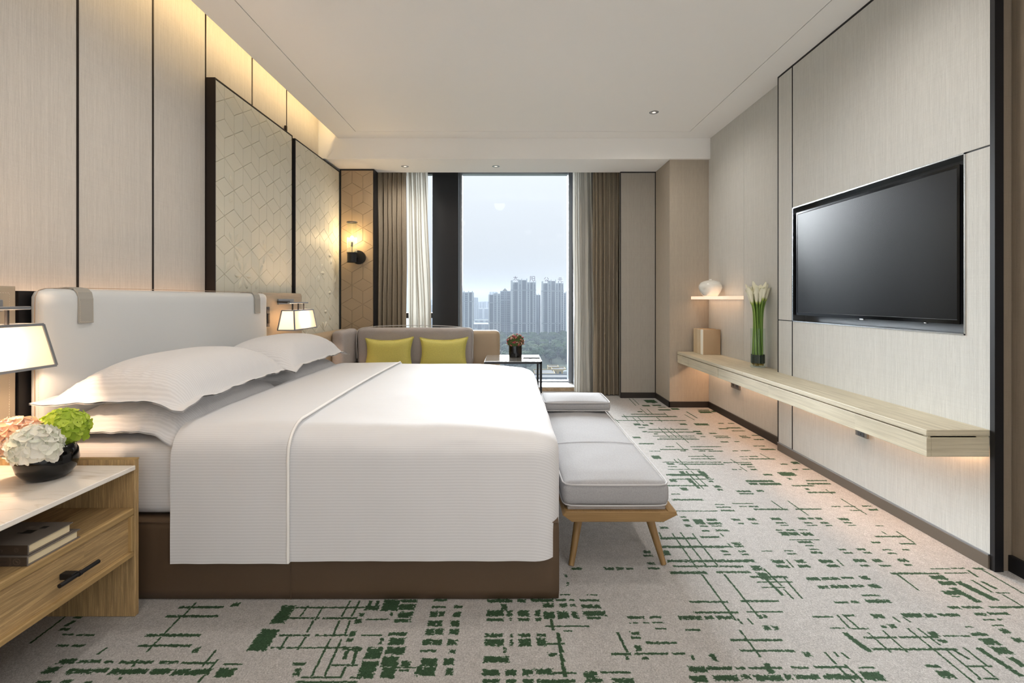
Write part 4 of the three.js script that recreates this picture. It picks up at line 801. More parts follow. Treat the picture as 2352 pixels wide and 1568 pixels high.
// ============================================================ BENCH AT THE FOOT OF THE BED
{
  const t = thing('bench', 'low oak bench with light grey cushion at the foot of the bed', 'bench', [0.43, 0, 2.69]);
  const x0 = 0.214, x1 = 0.643, d0 = 1.93, d1 = 3.45;
  const cu = part('seat_cushion', softbox(x0, x1, 0.278, 0.372, d0, d1, 0.03, [26, 8, 70], (x, y, d, nx, ny) => (ny > 0.6 ? 0.012 * Math.sin(Math.PI * (x - x0) / (x1 - x0)) * Math.min(1, Math.sin(Math.PI * (d - d0) / (d1 - d0)) * 4) : 0) + 0.002 * noise(x * 8, y * 8, d * 8)), M.benchGrey, t);
  const pip = [tube(loopRect(x0 + 0.003, x1 - 0.003, d0 + 0.003, d1 - 0.003, 0.366, 0.035), 0.0034, true, 160, 6), tube(loopRect(x0 + 0.004, x1 - 0.004, d0 + 0.004, d1 - 0.004, 0.284, 0.035), 0.0036, true, 160, 6)];
  part('piping', pip, M.piping, cu);
  part('cross_seam', tube([[x0 + 0.01, 0.3755, 2.45], [0.33, 0.384, 2.45], [0.43, 0.386, 2.45], [0.53, 0.384, 2.45], [x1 - 0.01, 0.3755, 2.45]], 0.0012, false, 24, 5), M.benchGrey, cu);
  part('under_pad', rbox(x0 + 0.02, x1 - 0.015, 0.262, 0.279, d0 + 0.012, d1 - 0.012, 0.006, 2), M.sofaGrey, t);
  const sh = new THREE.Shape();
  [[0.25, 0.226], [0.612, 0.226], [0.664, 0.252], [0.662, 0.262], [0.632, 0.266], [0.632, 0.262], [0.225, 0.262], [0.216, 0.25]].forEach(([x, y], i) => (i ? sh.lineTo(x, y) : sh.moveTo(x, y)));
  const g = new THREE.ExtrudeGeometry(sh, { depth: d1 - d0 + 0.01, bevelEnabled: true, bevelSize: 0.003, bevelThickness: 0.004, bevelSegments: 2 }); g.translate(0, 0, -d1 - 0.005);
  part('frame', metric(g, 'z'), M.benchWood, t);
  for (const [xb, db, xt, dt] of [[0.2575, 2.015, 0.312, 2.1], [0.645, 2.022, 0.585, 2.1], [0.2575, 3.365, 0.312, 3.28], [0.645, 3.365, 0.585, 3.28]]) part('leg', metric(rod([xb, 0, db], [xt, 0.235, dt], 0.0115, 0.0205, 18), 'y'), M.benchWood, t);
}
{
  const t = thing('bench_bolster', 'flat light grey cushion lying on the far end of the bench', 'cushion', [0.45, 0.384, 3.27]);
  const x0 = 0.225, x1 = 0.652, d0 = 3.1, d1 = 3.44;
  const c = part('cushion_body', softbox(x0, x1, 0.386, 0.446, d0, d1, 0.025, [26, 6, 22], (x, y, d, nx, ny) => (ny > 0.6 ? 0.016 * Math.sin(Math.PI * (x - x0) / (x1 - x0)) * Math.sin(Math.PI * (d - d0) / (d1 - d0)) : 0)), M.benchGrey, t);
  part('piping', [tube(loopRect(x0 + 0.003, x1 - 0.003, d0 + 0.003, d1 - 0.003, 0.441, 0.03), 0.0034, true, 110, 6), tube(loopRect(x0 + 0.003, x1 - 0.003, d0 + 0.003, d1 - 0.003, 0.392, 0.03), 0.0036, true, 110, 6)], M.piping, c);
}
// ============================================================ SOFA BY THE WINDOW
{
  const t = thing('sofa', 'grey corner sofa with tan leather shell in front of the window', 'sofa', [-1.0, 0, 4.8]);
  part('leather_back', softbox(-1.8, -0.1, 0.1, 0.778, 5.07, 5.2, 0.05, [40, 16, 6], null), M.tanLeather, t);
  part('leather_side', softbox(-1.845, -1.7, 0.1, 0.788, 4.2, 5.2, 0.05, [6, 16, 30], null), M.tanLeather, t);
  part('seat_base', softbox(-1.7, -0.12, 0.1, 0.3, 4.25, 5.07, 0.02, [30, 6, 16], null), M.tanLeather, t);
  part('seat_cushion', softbox(-1.69, -0.13, 0.3, 0.43, 4.24, 5.0, 0.05, [40, 8, 20], (x, y, d, nx, ny) => (ny > 0.5 ? 0.01 * noise(x * 3, d * 3) : 0)), M.sofaGrey, t);
  part('back_cushion', softbox(-1.566, -0.372, 0.42, 0.812, 4.95, 5.08, 0.05, [60, 22, 6], (x, y, d, nx, ny, nz) => (nz > 0.4 ? 0.006 * noise(x * 16, y * 5) * smooth(0.5, 0.8, y) + 0.004 * fbm(x * 4, y * 4) : 0)), M.sofaGrey, t);
  part('back_cushion', softbox(-1.70, -1.585, 0.42, 0.803, 4.6, 5.07, 0.045, [6, 22, 30], (x, y, d, nx) => (nx > 0.4 ? 0.006 * noise(d * 9, y * 6) : 0)), M.sofaGrey, t);
  part('piping', tube([[-1.56, 0.5, 4.952], [-1.558, 0.77, 4.954], [-1.53, 0.803, 4.955], [-0.41, 0.803, 4.955], [-0.38, 0.77, 4.954], [-0.378, 0.5, 4.952]], 0.0035, false, 90, 6), M.piping, t);
  for (const [x, d] of [[-1.72, 4.3], [-0.2, 4.32], [-1.72, 5.1], [-0.2, 5.1]]) part('leg', rod([x, 0, d], [x, 0.11, d], 0.014, 0.02), M.benchWood, t);
}
function scatterCushion(label, cx, cy, cd, w, h, thick, lean, twist, sd) {
  const t = thing('scatter_cushion', label, 'cushion', [cx, cy - h / 2, cd]);
  const N = 34, MY = 24, pos = [], idx = [], uv = [];
  for (const side of [1, -1]) {
    const base = pos.length / 3;
    for (let j = 0; j <= MY; j++) for (let i = 0; i <= N; i++) {
      const u = i / N * 2 - 1, v = j / MY * 2 - 1, z = side * thick / 2 * Math.pow((1 - u * u * u * u) * (1 - v * v * v * v), 0.55) + side * 0.003 * smooth(0.6, 1, Math.max(Math.abs(u), Math.abs(v))) * noise(u * 14 + sd, v * 9);
      const pinch = 1 - 0.13 * (1 - v * v) * u * u * 0.9, pinchV = 1 - 0.2 * (1 - u * u) * v * v;
      const lx = u * w / 2 * pinch, ly = v * h / 2 * pinchV + 0.006 * noise(u * 3, sd), lz = z + lean * (v + 1) * h / 2 * -1;
      pos.push(cx + lx, cy + ly + twist * lx, -cd + lz); uv.push(lx, ly);
    }
    for (let j = 0; j < MY; j++) for (let i = 0; i < N; i++) { const a = base + j * (N + 1) + i, b = a + N + 1; side > 0 ? idx.push(a, a + 1, b, b, a + 1, b + 1) : idx.push(a, b, a + 1, b, b + 1, a + 1); }
  }
  const g = new THREE.BufferGeometry(); g.setAttribute('position', new THREE.Float32BufferAttribute(pos, 3)); g.setAttribute('uv', new THREE.Float32BufferAttribute(uv, 2)); g.setIndex(idx); g.computeVertexNormals();
  const c = part('cushion_cover', g, M.lime, t);
  const ring = []; for (let k = 0; k < 48; k++) { const a = k / 48 * 4, s = Math.floor(a), f = (a - s) * 2 - 1, [u, v] = s === 0 ? [f, -1] : s === 1 ? [1, f] : s === 2 ? [-f, 1] : [-1, -f]; const lx = u * w / 2 * (1 - 0.117 * (1 - v * v) * u * u), ly = v * h / 2 * (1 - 0.2 * (1 - u * u) * v * v); ring.push([cx + lx, cy + ly + twist * lx, cd + lean * (v + 1) * h / 2]); }
  part('piping', tube(ring, 0.004, true, 140, 6), M.lime, c);
}
scatterCushion('lime yellow scatter cushion on the sofa nearest the corner', -1.218, 0.565, 4.86, 0.49, 0.3, 0.13, 0.2, 0.03, 2);
scatterCushion('lime yellow scatter cushion on the sofa nearest the side table', -0.665, 0.568, 4.86, 0.49, 0.3, 0.13, 0.2, 0.01, 7);
// ---------- C-shaped side table
{
  const t = thing('side_table', 'C-shaped black metal side table with pale glossy top at the sofa end', 'table', [0.03, 0, 4.57]);
  part('tabletop', rbox(-0.222, 0.282, 0.537, 0.551, 4.325, 4.815, 0.002, 1), M.tableTop, t);
  part('top_rail', [box(-0.224, 0.292, 0.529, 0.545, 4.318, 4.326), box(-0.224, 0.292, 0.529, 0.545, 4.814, 4.822), box(0.283, 0.292, 0.529, 0.552, 4.318, 4.822), box(-0.226, -0.221, 0.529, 0.545, 4.318, 4.822)], M.black, t);
  part('inlay_bar', rbox(0.13, 0.29, 0.5512, 0.559, 4.55, 4.6, 0.001, 1), M.gunmetal, t);
  for (const d of [4.328, 4.812]) part('leg', box(0.27, 0.292, 0.0, 0.545, d - 0.01, d + 0.01), M.black, t);
  for (const d of [4.328, 4.812]) part('foot_rail', box(-0.18, 0.292, 0.0, 0.018, d - 0.01, d + 0.01), M.black, t);
  part('foot_rail', box(-0.2, -0.18, 0.0, 0.018, 4.318, 4.822), M.black, t);
}
{
  const x = 0.058, d = 4.66, y = 0.5512;
  const t = thing('flower_pot', 'small black glass cylinder pot on the side table', 'pot', [x, y, d]);
  part('pot_body', lathe([[0.0001, 0], [0.06, 0], [0.063, 0.003], [0.063, 0.112], [0.061, 0.114], [0.059, 0.112], [0.059, 0.01], [0.0001, 0.01]], x, y, d, 40), M.blackGloss, t);
  const f = thing('flower_ball', 'round cluster of tiny pink and red blossoms in the small pot', 'flowers', [x, y + 0.1, d]);
  const c = new THREE.IcosahedronGeometry(0.078, 4), p = c.attributes.position; for (let i = 0; i < p.count; i++) { const k = 1 + 0.1 * noise(p.getX(i) * 60, p.getY(i) * 60, p.getZ(i) * 60); p.setXYZ(i, p.getX(i) * k * 1.05, p.getY(i) * k * 0.86, p.getZ(i) * k * 1.05); }
  c.computeVertexNormals(); c.translate(x, y + 0.152, -d);
  part('foliage', c, std({ color: 0x3f4f22, roughness: 0.9 }), f);
  const cols = [[0xa83a48, 120, 0.0, 1], [0xd9a596, 70, 1.7, 1], [0xc25f66, 60, 3.1, 1], [0xe8d0c4, 28, 4.4, 1]];
  for (const [hex, n, sd] of cols) {
    const gs = [];
    for (let i = 0; i < n; i++) {
      const h = rr(-0.55, 0.95), a = rnd() * 6.283, r = Math.sqrt(1 - h * h), dx = r * Math.cos(a), dz = r * Math.sin(a);
      if (noise(dx * 2 + sd * 5, h * 2, dz * 2) < 0.02) continue;
      const g = new THREE.IcosahedronGeometry(rr(0.0045, 0.0078), 0); g.scale(1, 0.8, 1); g.translate(x + dx * 0.085, y + 0.152 + h * 0.071, -d + dz * 0.085); gs.push(g);
    }
    const m = part('blossoms', gs, std({ color: hex, roughness: 0.8 }), f); m.userData.kind = 'stuff';
  }
}
// ============================================================ MEDIA WALL
{
  const t = thing('television', 'large flat television set in the recess of the cloth media wall', 'television', [2.0, 1.0, 2.73]);
  const X = 1.984;
  part('case', rbox(X, 2.03, 0.998, 1.702, 2.128, 3.34, 0.004, 2), M.black, t);
  part('screen', rbox(X - 0.0015, X + 0.004, 1.018, 1.688, 2.142, 3.326, 0.001, 1), M.tvScreen, t);
  part('bezel', [box(X - 0.003, X + 0.002, 0.998, 1.016, 2.128, 3.34), box(X - 0.003, X + 0.002, 1.69, 1.702, 2.128, 3.34), box(X - 0.003, X + 0.002, 1.016, 1.69, 2.128, 2.14), box(X - 0.003, X + 0.002, 1.016, 1.69, 3.328, 3.34)], M.blackGloss, t);
  part('wall_bracket', box(2.03, 2.058, 1.15, 1.55, 2.4, 3.05), M.black, t);
  part('indicator', [rbox(X - 0.002, X + 0.01, 0.99, 0.998, 2.71, 2.74, 0.002, 1), rbox(X - 0.002, X + 0.01, 0.992, 0.998, 2.3, 2.315, 0.002, 1)], M.chrome, t);
}
{
  const t = thing('floating_console', 'long pale oak floating console with drawers under the television', 'console', [1.84, 0.461, 3.45]);
  part('top_board', [rbox(1.714, 1.974, 0.546, 0.572, 1.986, 3.56, 0.003, 2, 'z'), rbox(1.714, 2.039, 0.546, 0.572, 3.5601, 4.937, 0.003, 2, 'z')], M.pale, t);
  part('carcass', box(1.732, 1.92, 0.464, 0.546, 1.99, 4.935, 'z'), M.pale, t);
  part('groove_filler', box(1.722, 1.972, 0.536, 0.5465, 1.99, 2.012, 'x'), M.pale, t);
  part('end_panel', rbox(1.7335, 1.972, 0.461, 0.541, 1.986, 1.998, 0.002, 1, 'x'), M.oakEnd ?? M.pale, t);
  for (const [a, b] of [[1.986, 3.9735], [3.9765, 4.638], [4.641, 4.937]]) part('drawer_front', rbox(1.714, 1.733, 0.461, 0.541, a, b, 0.002, 1, 'z'), M.pale, t);
}
function plate(x, y0, y1, d0, d1, label, holes) {
  const t = thing('wall_socket', label, 'socket', [x, y0, (d0 + d1) / 2]);
  part('plate', rbox(x - 0.012, x, y0, y1, d0, d1, 0.003, 2), M.socket, t);
  part('socket_insert', holes.map(([y, d]) => box(x - 0.0135, x - 0.011, y - 0.021, y + 0.021, d - 0.024, d + 0.024)), M.gunmetal, t);
  part('socket_slots', holes.flatMap(([y, d]) => [box(x - 0.0145, x - 0.0125, y + 0.004, y + 0.014, d - 0.012, d - 0.008), box(x - 0.0145, x - 0.0125, y + 0.004, y + 0.014, d + 0.008, d + 0.012), box(x - 0.0145, x - 0.0125, y - 0.014, y - 0.006, d - 0.002, d + 0.002)]), M.hole, t);
}
plate(1.974, 0.34, 0.44, 2.655, 2.745, 'grey upright wall socket under the near half of the console', [[0.415, 2.70], [0.365, 2.70]]);
plate(2.0395, 0.302, 0.378, 4.265, 4.43, 'dark double wall socket under the far end of the console', [[0.34, 4.31], [0.34, 4.385]]);
{
  const t = thing('corner_shelf', 'thin glowing shelf in the corner above the console', 'shelf', [1.95, 1.105, 4.58]);
  const glow = std({ color: 0xfff0e2, roughness: 0.5, emissive: new THREE.Color(1, 0.66, 0.45), emissiveIntensity: 0.42 });
  part('light_board', rbox(1.858, 2.039, 1.104, 1.134, 4.21, 4.949, 0.002, 1), glow, t);
  const l = new THREE.RectAreaLight(new THREE.Color(1, 0.6, 0.36), 0.9, 0.15, 0.7); l.name = 'corner_shelf_lamp'; l.position.set(0, -0.006, 0); l.rotation.set(-Math.PI / 2, 0, 0); t.add(l);
  const u = new THREE.RectAreaLight(new THREE.Color(1, 0.6, 0.36), 0.3, 0.15, 0.7); u.name = 'corner_shelf_lamp'; u.position.set(0, 0.034, 0); u.rotation.set(Math.PI / 2, 0, 0); t.add(u);
}
{
  const t = thing('ceramic_vase', 'squat white ceramic vase with tiny neck on the corner shelf', 'vase', [1.92, 1.1345, 4.62]);
  part('vase_body', lathe([[0.0001, 0.0], [0.058, 0.0], [0.066, 0.006], [0.092, 0.04], [0.107, 0.078], [0.105, 0.105], [0.088, 0.131], [0.055, 0.147], [0.022, 0.154], [0.012, 0.158], [0.0135, 0.164], [0.011, 0.165], [0.009, 0.158], [0.0001, 0.15]], 1.92, 1.1345, 4.62, 56), M.porcelain, t);
}
{
  const hues = [0xf3efe2, 0xf1ede0, 0xcdb999, 0xd2c0a2, 0xc9b493, 0xcbb796], th = [0.03, 0.026, 0.044, 0.042, 0.05, 0.044];
  const which = ['first', 'second', 'third', 'fourth', 'fifth', 'sixth'];
  let d = 4.652;
  th.forEach((w, i) => {
    const x0 = 1.862, x1 = 2.03, y = 0.5722, h = 0.242 - (i % 3) * 0.001;
    const t = thing('standing_book', `${which[i]} book from the flower vase in the upright row on the console`, 'book', [1.95, y, d + w / 2], 'upright books on the console');
    const cov = std({ color: i < 2 ? 0xb29a7c : 0xb8a283, roughness: 0.7 });
    part('pages', box(x0 + 0.004, x1 - 0.004, y + 0.002, y + h - 0.004, d + 0.003, d + w - 0.003), std({ color: 0xd9c19c, roughness: 0.9 }), t);
    part('cover', [rbox(x0 + 0.002, x1, y, y + h, d, d + 0.003, 0.001, 1), rbox(x0 + 0.002, x1, y, y + h, d + w - 0.0032, d + w - 0.0004, 0.001, 1)], cov, t);
    part('spine', rbox(x0 - 0.002, x0 + 0.003, y, y + h, d + 0.0003, d + w - 0.0006, 0.0022, 2), std({ color: hues[i], roughness: 0.7 }), t);
    d += w;
  });
}
// ---------- calla lilies in a glass cylinder
{
  const x = 1.957, d = 3.81, y = 0.5722;
  const t = thing('glass_vase', 'tall clear glass cylinder vase holding lilies on the console', 'vase', [x, y, d]);
  part('glass_wall', lathe([[0.0535, 0.006], [0.0535, 0.305]], x, y, d, 40), M.vaseGlass, t);
  part('glass_base', lathe([[0.0001, 0], [0.0535, 0], [0.055, 0.004], [0.0535, 0.008], [0.0001, 0.012]], x, y, d, 40), phys({ color: 0xe9efe9, roughness: 0.05, transmission: 0.6, thickness: 0 }), t);
  M.vaseGlass.side = THREE.DoubleSide;
  part('leaf_wrap', lathe([[0.0505, 0.034], [0.0508, 0.05], [0.0506, 0.085], [0.05, 0.1]], x, y, d, 32), std({ color: 0x14241a, roughness: 0.35, side: THREE.DoubleSide }), t);
  const peb = [];
  for (let i = 0; i < 46; i++) { const a = rnd() * 6.283, r = Math.sqrt(rnd()) * 0.042, g = new THREE.IcosahedronGeometry(rr(0.006, 0.009), 1); g.scale(1, 0.75, 1); g.translate(x + r * Math.cos(a), y + rr(0.017, 0.032), -d + r * Math.sin(a)); peb.push(g); }
  part('gold_pebbles', peb, std({ color: 0xa58a3e, roughness: 0.5 }), t).userData.kind = 'stuff';
  const stemMats = [0x6f8f3c, 0x5d8033, 0x81a04a].map((c) => std({ color: c, roughness: 0.55 }));
  const flowerTex = texture(8, 64, (i, j) => { const k = smooth(20, 0, j); return [246 - 86 * k, 244 - 62 * k, 222 - 150 * k]; });
  const flowerMat = phys({ map: flowerTex, roughness: 0.5, transmission: 0.12, thickness: 0, side: THREE.DoubleSide });
  const spathe = (() => {      // rolled flower with a flared, pointed lip
    const NA = 20, NH = 14, pos = [], uv = [], idx = [];
    for (let j = 0; j <= NH; j++) for (let i = 0; i <= NA; i++) {
      const v = j / NH, a = i / NA * 2 * Math.PI * 1.06, r = 0.005 + 0.0105 * Math.pow(v, 0.7) + 0.006 * smooth(0.8, 1, v) * (0.35 + 0.65 * Math.cos(a / 2) ** 2) + 0.0015 * (i / NA);
      const tip = 0.028 * smooth(0.5, 1, v) * Math.pow(Math.max(0, Math.cos(a - Math.PI)), 2);
      pos.push(r * Math.cos(a), v * 0.078 + tip - 0.012 * v * v * (0.5 + 0.5 * Math.cos(a)), r * Math.sin(a)); uv.push(i / NA, v);
    }
    for (let j = 0; j < NH; j++) for (let i = 0; i < NA; i++) { const a = j * (NA + 1) + i, b = a + NA + 1; idx.push(a, b, a + 1, b, b + 1, a + 1); }
    const g = new THREE.BufferGeometry(); g.setAttribute('position', new THREE.Float32BufferAttribute(pos, 3)); g.setAttribute('uv', new THREE.Float32BufferAttribute(uv, 2)); g.setIndex(idx); g.computeVertexNormals();
    return g;
  })();
  for (let i = 0; i < 20; i++) {
    const a = i * 2.39996 + 0.4, q = Math.sqrt((i + 0.5) / 20), rb = 0.041 * q, rm = 0.034 * q, rt = 0.055 * q, top = 0.528 + rr(-0.022, 0.022) - 0.02 * q;
    const px = (r, w = 0) => [x + r * Math.cos(a + w), 0, d + r * Math.sin(a + w)];
    const P = [[px(rb, 0.5), 0.036], [px(rm * 1.05, 0.3), 0.2], [px(rm, 0.1), 0.36], [px(rm * 1.15), 0.45], [px(rt), top]].map(([p, h]) => [p[0], y + h, p[2]]);
    const l = thing('calla_lily', 'white calla lily on a long green stem in the glass vase', 'flower', [P[0][0], P[0][1], P[0][2]], 'calla lilies in the glass vase');
    part('stem', tube(P, 0.006, false, 26, 8), stemMats[i % 3], l);
    const f = piece('spathe', spathe, flowerMat, l), e = V(...P[4]), b = V(...P[3]), dir = e.clone().sub(b).normalize();
    const base = l.position;
    f.position.set(e.x - base.x, e.y - base.y - 0.004, e.z - base.z);
    f.quaternion.setFromUnitVectors(new THREE.Vector3(0, 1, 0), dir).multiply(new THREE.Quaternion().setFromAxisAngle(new THREE.Vector3(0, 1, 0), a + Math.PI + rr(-0.7, 0.7)));
    { const k = rr(0.95, 1.12); f.scale.set(k, k * 1.28, k); };
    part('spadix', rod([e.x, e.y + 0.01, -e.z], [e.x + dir.x * 0.06, e.y + dir.y * 0.06, -(e.z + dir.z * 0.06)], 0.003, 0.0022, 8), std({ color: 0xe0c040, roughness: 0.7 }), l);
  }
}
// ---------- glass sconce
{
  const x = -1.692, d = 5.2, y0 = 1.5;
  const t = thing('glass_wall_sconce', 'black wall sconce with ribbed glass tube and lit bulb', 'sconce', [x, y0, d]);
  const disc = new THREE.CylinderGeometry(0.075, 0.075, 0.022, 40); disc.rotateX(Math.PI / 2); disc.translate(x + 0.045, 1.562, -5.288);
  part('backplate', disc, M.black, t);
  part('arm', rod([x + 0.02, 1.562, 5.28], [x, 1.562, 5.22], 0.016), M.black, t);
  part('holder', lathe([[0.0001, 0], [0.054, 0], [0.054, 0.006], [0.05, 0.008], [0.05, 0.098], [0.055, 0.1], [0.055, 0.107], [0.047, 0.108], [0.0001, 0.106]], x, y0, d, 32), M.black, t);
  part('glass_tube', lathe([[0.05, 0.11], [0.05, 0.43]], x, y0, d, 36), M.vaseGlass, t);
  const cyl = []; for (let k = 0; k < 24; k++) { const a = k / 24 * 6.2832; cyl.push(rod([x + 0.05 * Math.cos(a), y0 + 0.11, d + 0.05 * Math.sin(a)], [x + 0.05 * Math.cos(a), y0 + 0.27, d + 0.05 * Math.sin(a)], 0.0016, 0.0016, 5)); }
  part('glass_ribs', cyl, phys({ color: 0xffffff, roughness: 0.1, transmission: 0.85, thickness: 0 }), t);
  part('top_ring', lathe([[0.047, 0.428], [0.056, 0.428], [0.056, 0.437], [0.047, 0.437], [0.047, 0.428]], x, y0, d, 32), M.gunmetal, t);
  part('lamp_stem', [rod([x, y0 + 0.105, d], [x, y0 + 0.17, d], 0.004), rod([x, y0 + 0.17, d], [x, y0 + 0.22, d], 0.011)], M.gunmetal, t);
  const b = new THREE.SphereGeometry(0.019, 18, 14); b.scale(1, 1.35, 1); b.translate(x, y0 + 0.262, -d);
  part('bulb', b, std({ color: 0xfff0d8, emissive: SCONCE.color, emissiveIntensity: 7 }), t);
  const l = new THREE.PointLight(SCONCE.color, SCONCE.intensity, 0, 2); l.name = 'sconce_bulb_light'; l.castShadow = true; l.position.set(0, 0.262, 0); t.add(l);
}
// ============================================================ THE CITY OUTSIDE (the room is 68 m above the ground)
const GROUND = EYE - 68;
const px = (u, D) => (u - 1170) * D / FOCAL, py = (v, D) => EYE - (v - 686) * D / FOCAL;
const city = {  // the blue of distant haze is mixed into the tower colours
  ground: std({ color: 0x3f4a36, roughness: 1 }), wall: std({ color: 0x7f8891, roughness: 0.9 }), rib: std({ color: 0xa7adb0, roughness: 0.9 }), dark: std({ color: 0x3d4856, roughness: 0.7 }),
  hazyBrick: std({ color: 0x515861, roughness: 0.9 }), win: std({ color: 0x2c3744, roughness: 0.35 }), beige: std({ color: 0x827d77, roughness: 0.9 }), letter: std({ color: 0x6a5560, roughness: 0.8 }),
  ochre: std({ color: 0xa08d5c, roughness: 0.9 }), roof: std({ color: 0x4a4a4a, roughness: 0.9 }), white: std({ color: 0x9aa1a3, roughness: 0.8 }), teal: std({ color: 0x7fb3b0, roughness: 0.8 }),
};
{
  const g = structure('ground_outside');
  part('park_ground', box(-450, 450, GROUND - 2, GROUND, 60, 2150), city.ground, g);
}
// a residential tower: bays between pale ribs, sunk dark strips, rows of windows, ribs rising above the roof
function tower(label, x0, x1, yTop, D, depth, bays, opts = {}) {
  const t = thing('apartment_tower', label, 'building', [(x0 + x1) / 2, GROUND, D]);
  const w = x1 - x0, n = bays.length, tot = bays.reduce((a, b) => a + b[0], 0);
  part('tower_body', box(x0, x1, GROUND, yTop, D + 2, D + depth), opts.body ?? city.hazyBrick, t);
  const ribs = [], wins = [], sunk = [], bands = [], heads = [];
  let x = x0;
  for (const [bw, kind, up] of bays) {
    const a = x, b = x + bw / tot * w; x = b;
    if (kind === 'rib') ribs.push(box(a, b, GROUND, yTop + (up ?? 3), D, D + 3));
    else if (kind === 'dark') { sunk.push(box(a, b, GROUND, yTop - 1.5 + (up ?? 0), D + 1.2, D + 2.1)); for (let y = GROUND + 6; y < yTop - 3; y += 3.1) wins.push(box(a + (b - a) * 0.12, b - (b - a) * 0.12, y, y + 1.5, D + 1.05, D + 1.3)); }
    else { heads.push(box(a, b, GROUND, yTop + (up ?? 0), D + 0.6, D + 2.1)); for (let y = GROUND + 6; y < yTop - 3; y += 3.1) wins.push(box(a + (b - a) * 0.16, b - (b - a) * 0.16, y, y + 1.8, D + 0.45, D + 0.8)); }
  }
  for (const y of opts.bands ?? []) bands.push(box(x0 - 0.4, x1 + 0.4, y, y + 1.3, D - 0.5, D + 3.2));
  if (ribs.length) part('ribs', ribs, city.rib, t);
  if (sunk.length) part('sunk_bays', sunk, city.dark, t);
  if (heads.length) part('bays', heads, city.wall, t);
  if (wins.length) part('windows', wins, city.win, t).userData.kind = 'stuff';
  if (bands.length) part('cornice', bands, city.wall, t);
  if (opts.gable) { const s = new THREE.Shape(); s.moveTo(x0 + w * 0.2, yTop); s.lineTo(x0 + w * 0.45, yTop + 5); s.lineTo(x0 + w * 0.7, yTop); const g = new THREE.ExtrudeGeometry(s, { depth: 8, bevelEnabled: false }); g.translate(0, 0, -D - 10); part('gable', g, opts.body ?? city.hazyBrick, t); }
  return t;
}
const B1 = [[5, 'rib', 3], [3, 'rib', 3.6], [5, 'bay'], [13, 'dark'], [4, 'rib', 5], [9, 'bay', 4], [3, 'rib', 6], [15, 'dark', 5], [4, 'rib', 6], [8, 'bay'], [3, 'rib', 3], [9, 'dark'], [3, 'rib', 1], [7, 'bay'], [2, 'rib', 3]];
const bandY = (D) => [py(667, D), py(743, D)];
{
  const D = 800;
  tower('tallest apartment tower in the window with two rooftop characters', px(1173, D), px(1231, D), py(648, D), D, 28, B1, { bands: bandY(D) });
  tower('tall apartment tower next to the window frame with two rooftop characters', px(1243.5, D), px(1294.5, D), py(650, D), D, 28, B1, { bands: [py(669, D), py(743.5, D)] });
  tower('slim set back tower between the two tallest towers', px(1230, 860), px(1243, 860), py(677, 860), 860, 20, [[3, 'rib', 2], [5, 'dark'], [2, 'rib', 3], [6, 'dark'], [3, 'rib', 3]]);
  tower('tower sliver beside the window frame', px(1295, 850), px(1301, 850), py(672, 850), 850, 20, [[4, 'bay'], [2, 'rib', 2]]);
  tower('brown gabled tower left of the tallest tower', px(1149, 830), px(1173, 830), py(668, 830), 830, 22, [[10, 'bay'], [3, 'bay'], [10, 'bay']], { body: city.beige, gable: true, bands: [py(690, 830), py(742, 830)] });
  tower('grey blue tower left of the gabled tower', px(1122, 800), px(1150, 800), py(677, 800), 800, 22, [[3, 'rib', 1], [10, 'dark', 1], [2, 'rib', 2], [8, 'bay', 3], [3, 'rib', 4], [6, 'bay', 2], [2, 'rib', 2]], { bands: [py(696, 800), py(742, 800)] });
  tower('tower standing next to the dark window column', px(1054, 760), px(1086, 760), py(671, 760), 760, 22, [[10, 'dark', 1], [2, 'rib', 2], [8, 'bay'], [2, 'rib', 2], [6, 'dark'], [2, 'rib', 2]], { bands: [py(693, 760)] });
  const far = [[1086, 1097, 683, 1500], [1096, 1112, 693, 1750], [1104, 1124, 692, 2000], [1124, 1142, 670, 1950], [1085, 1122, 708, 1600], [975, 985, 683, 1800], [983, 996, 688, 1900], [968, 998, 700, 1450], [960, 1000, 731, 1100], [1080, 1123, 744, 1050], [1090, 1122, 735, 1400]];
  const words = ['slim hazy tower behind the column side towers', 'far hazy block between the towers', 'far hazy wide block left of the grey blue tower', 'far pale blue tower top peeking above the grey blue tower', 'long hazy low block between the towers', 'hazy tower top seen through the narrow pane', 'hazy stepped tower seen through the narrow pane', 'hazy broad block seen through the narrow pane', 'blue apartment slab low in the narrow pane', 'low dark apartment slab between the towers', 'low hazy apartment slab between the towers'];
  far.forEach(([a, b, v, F], i) => tower(words[i], px(a, F), px(b, F), py(v, F), F, 30, v > 720 ? [[6, 'dark'], [5, 'bay', -1], [6, 'dark'], [5, 'bay', -1], [6, 'dark']] : [[6, 'bay'], [2, 'rib', 1], [6, 'bay'], [2, 'rib', 1], [6, 'bay']]));
}
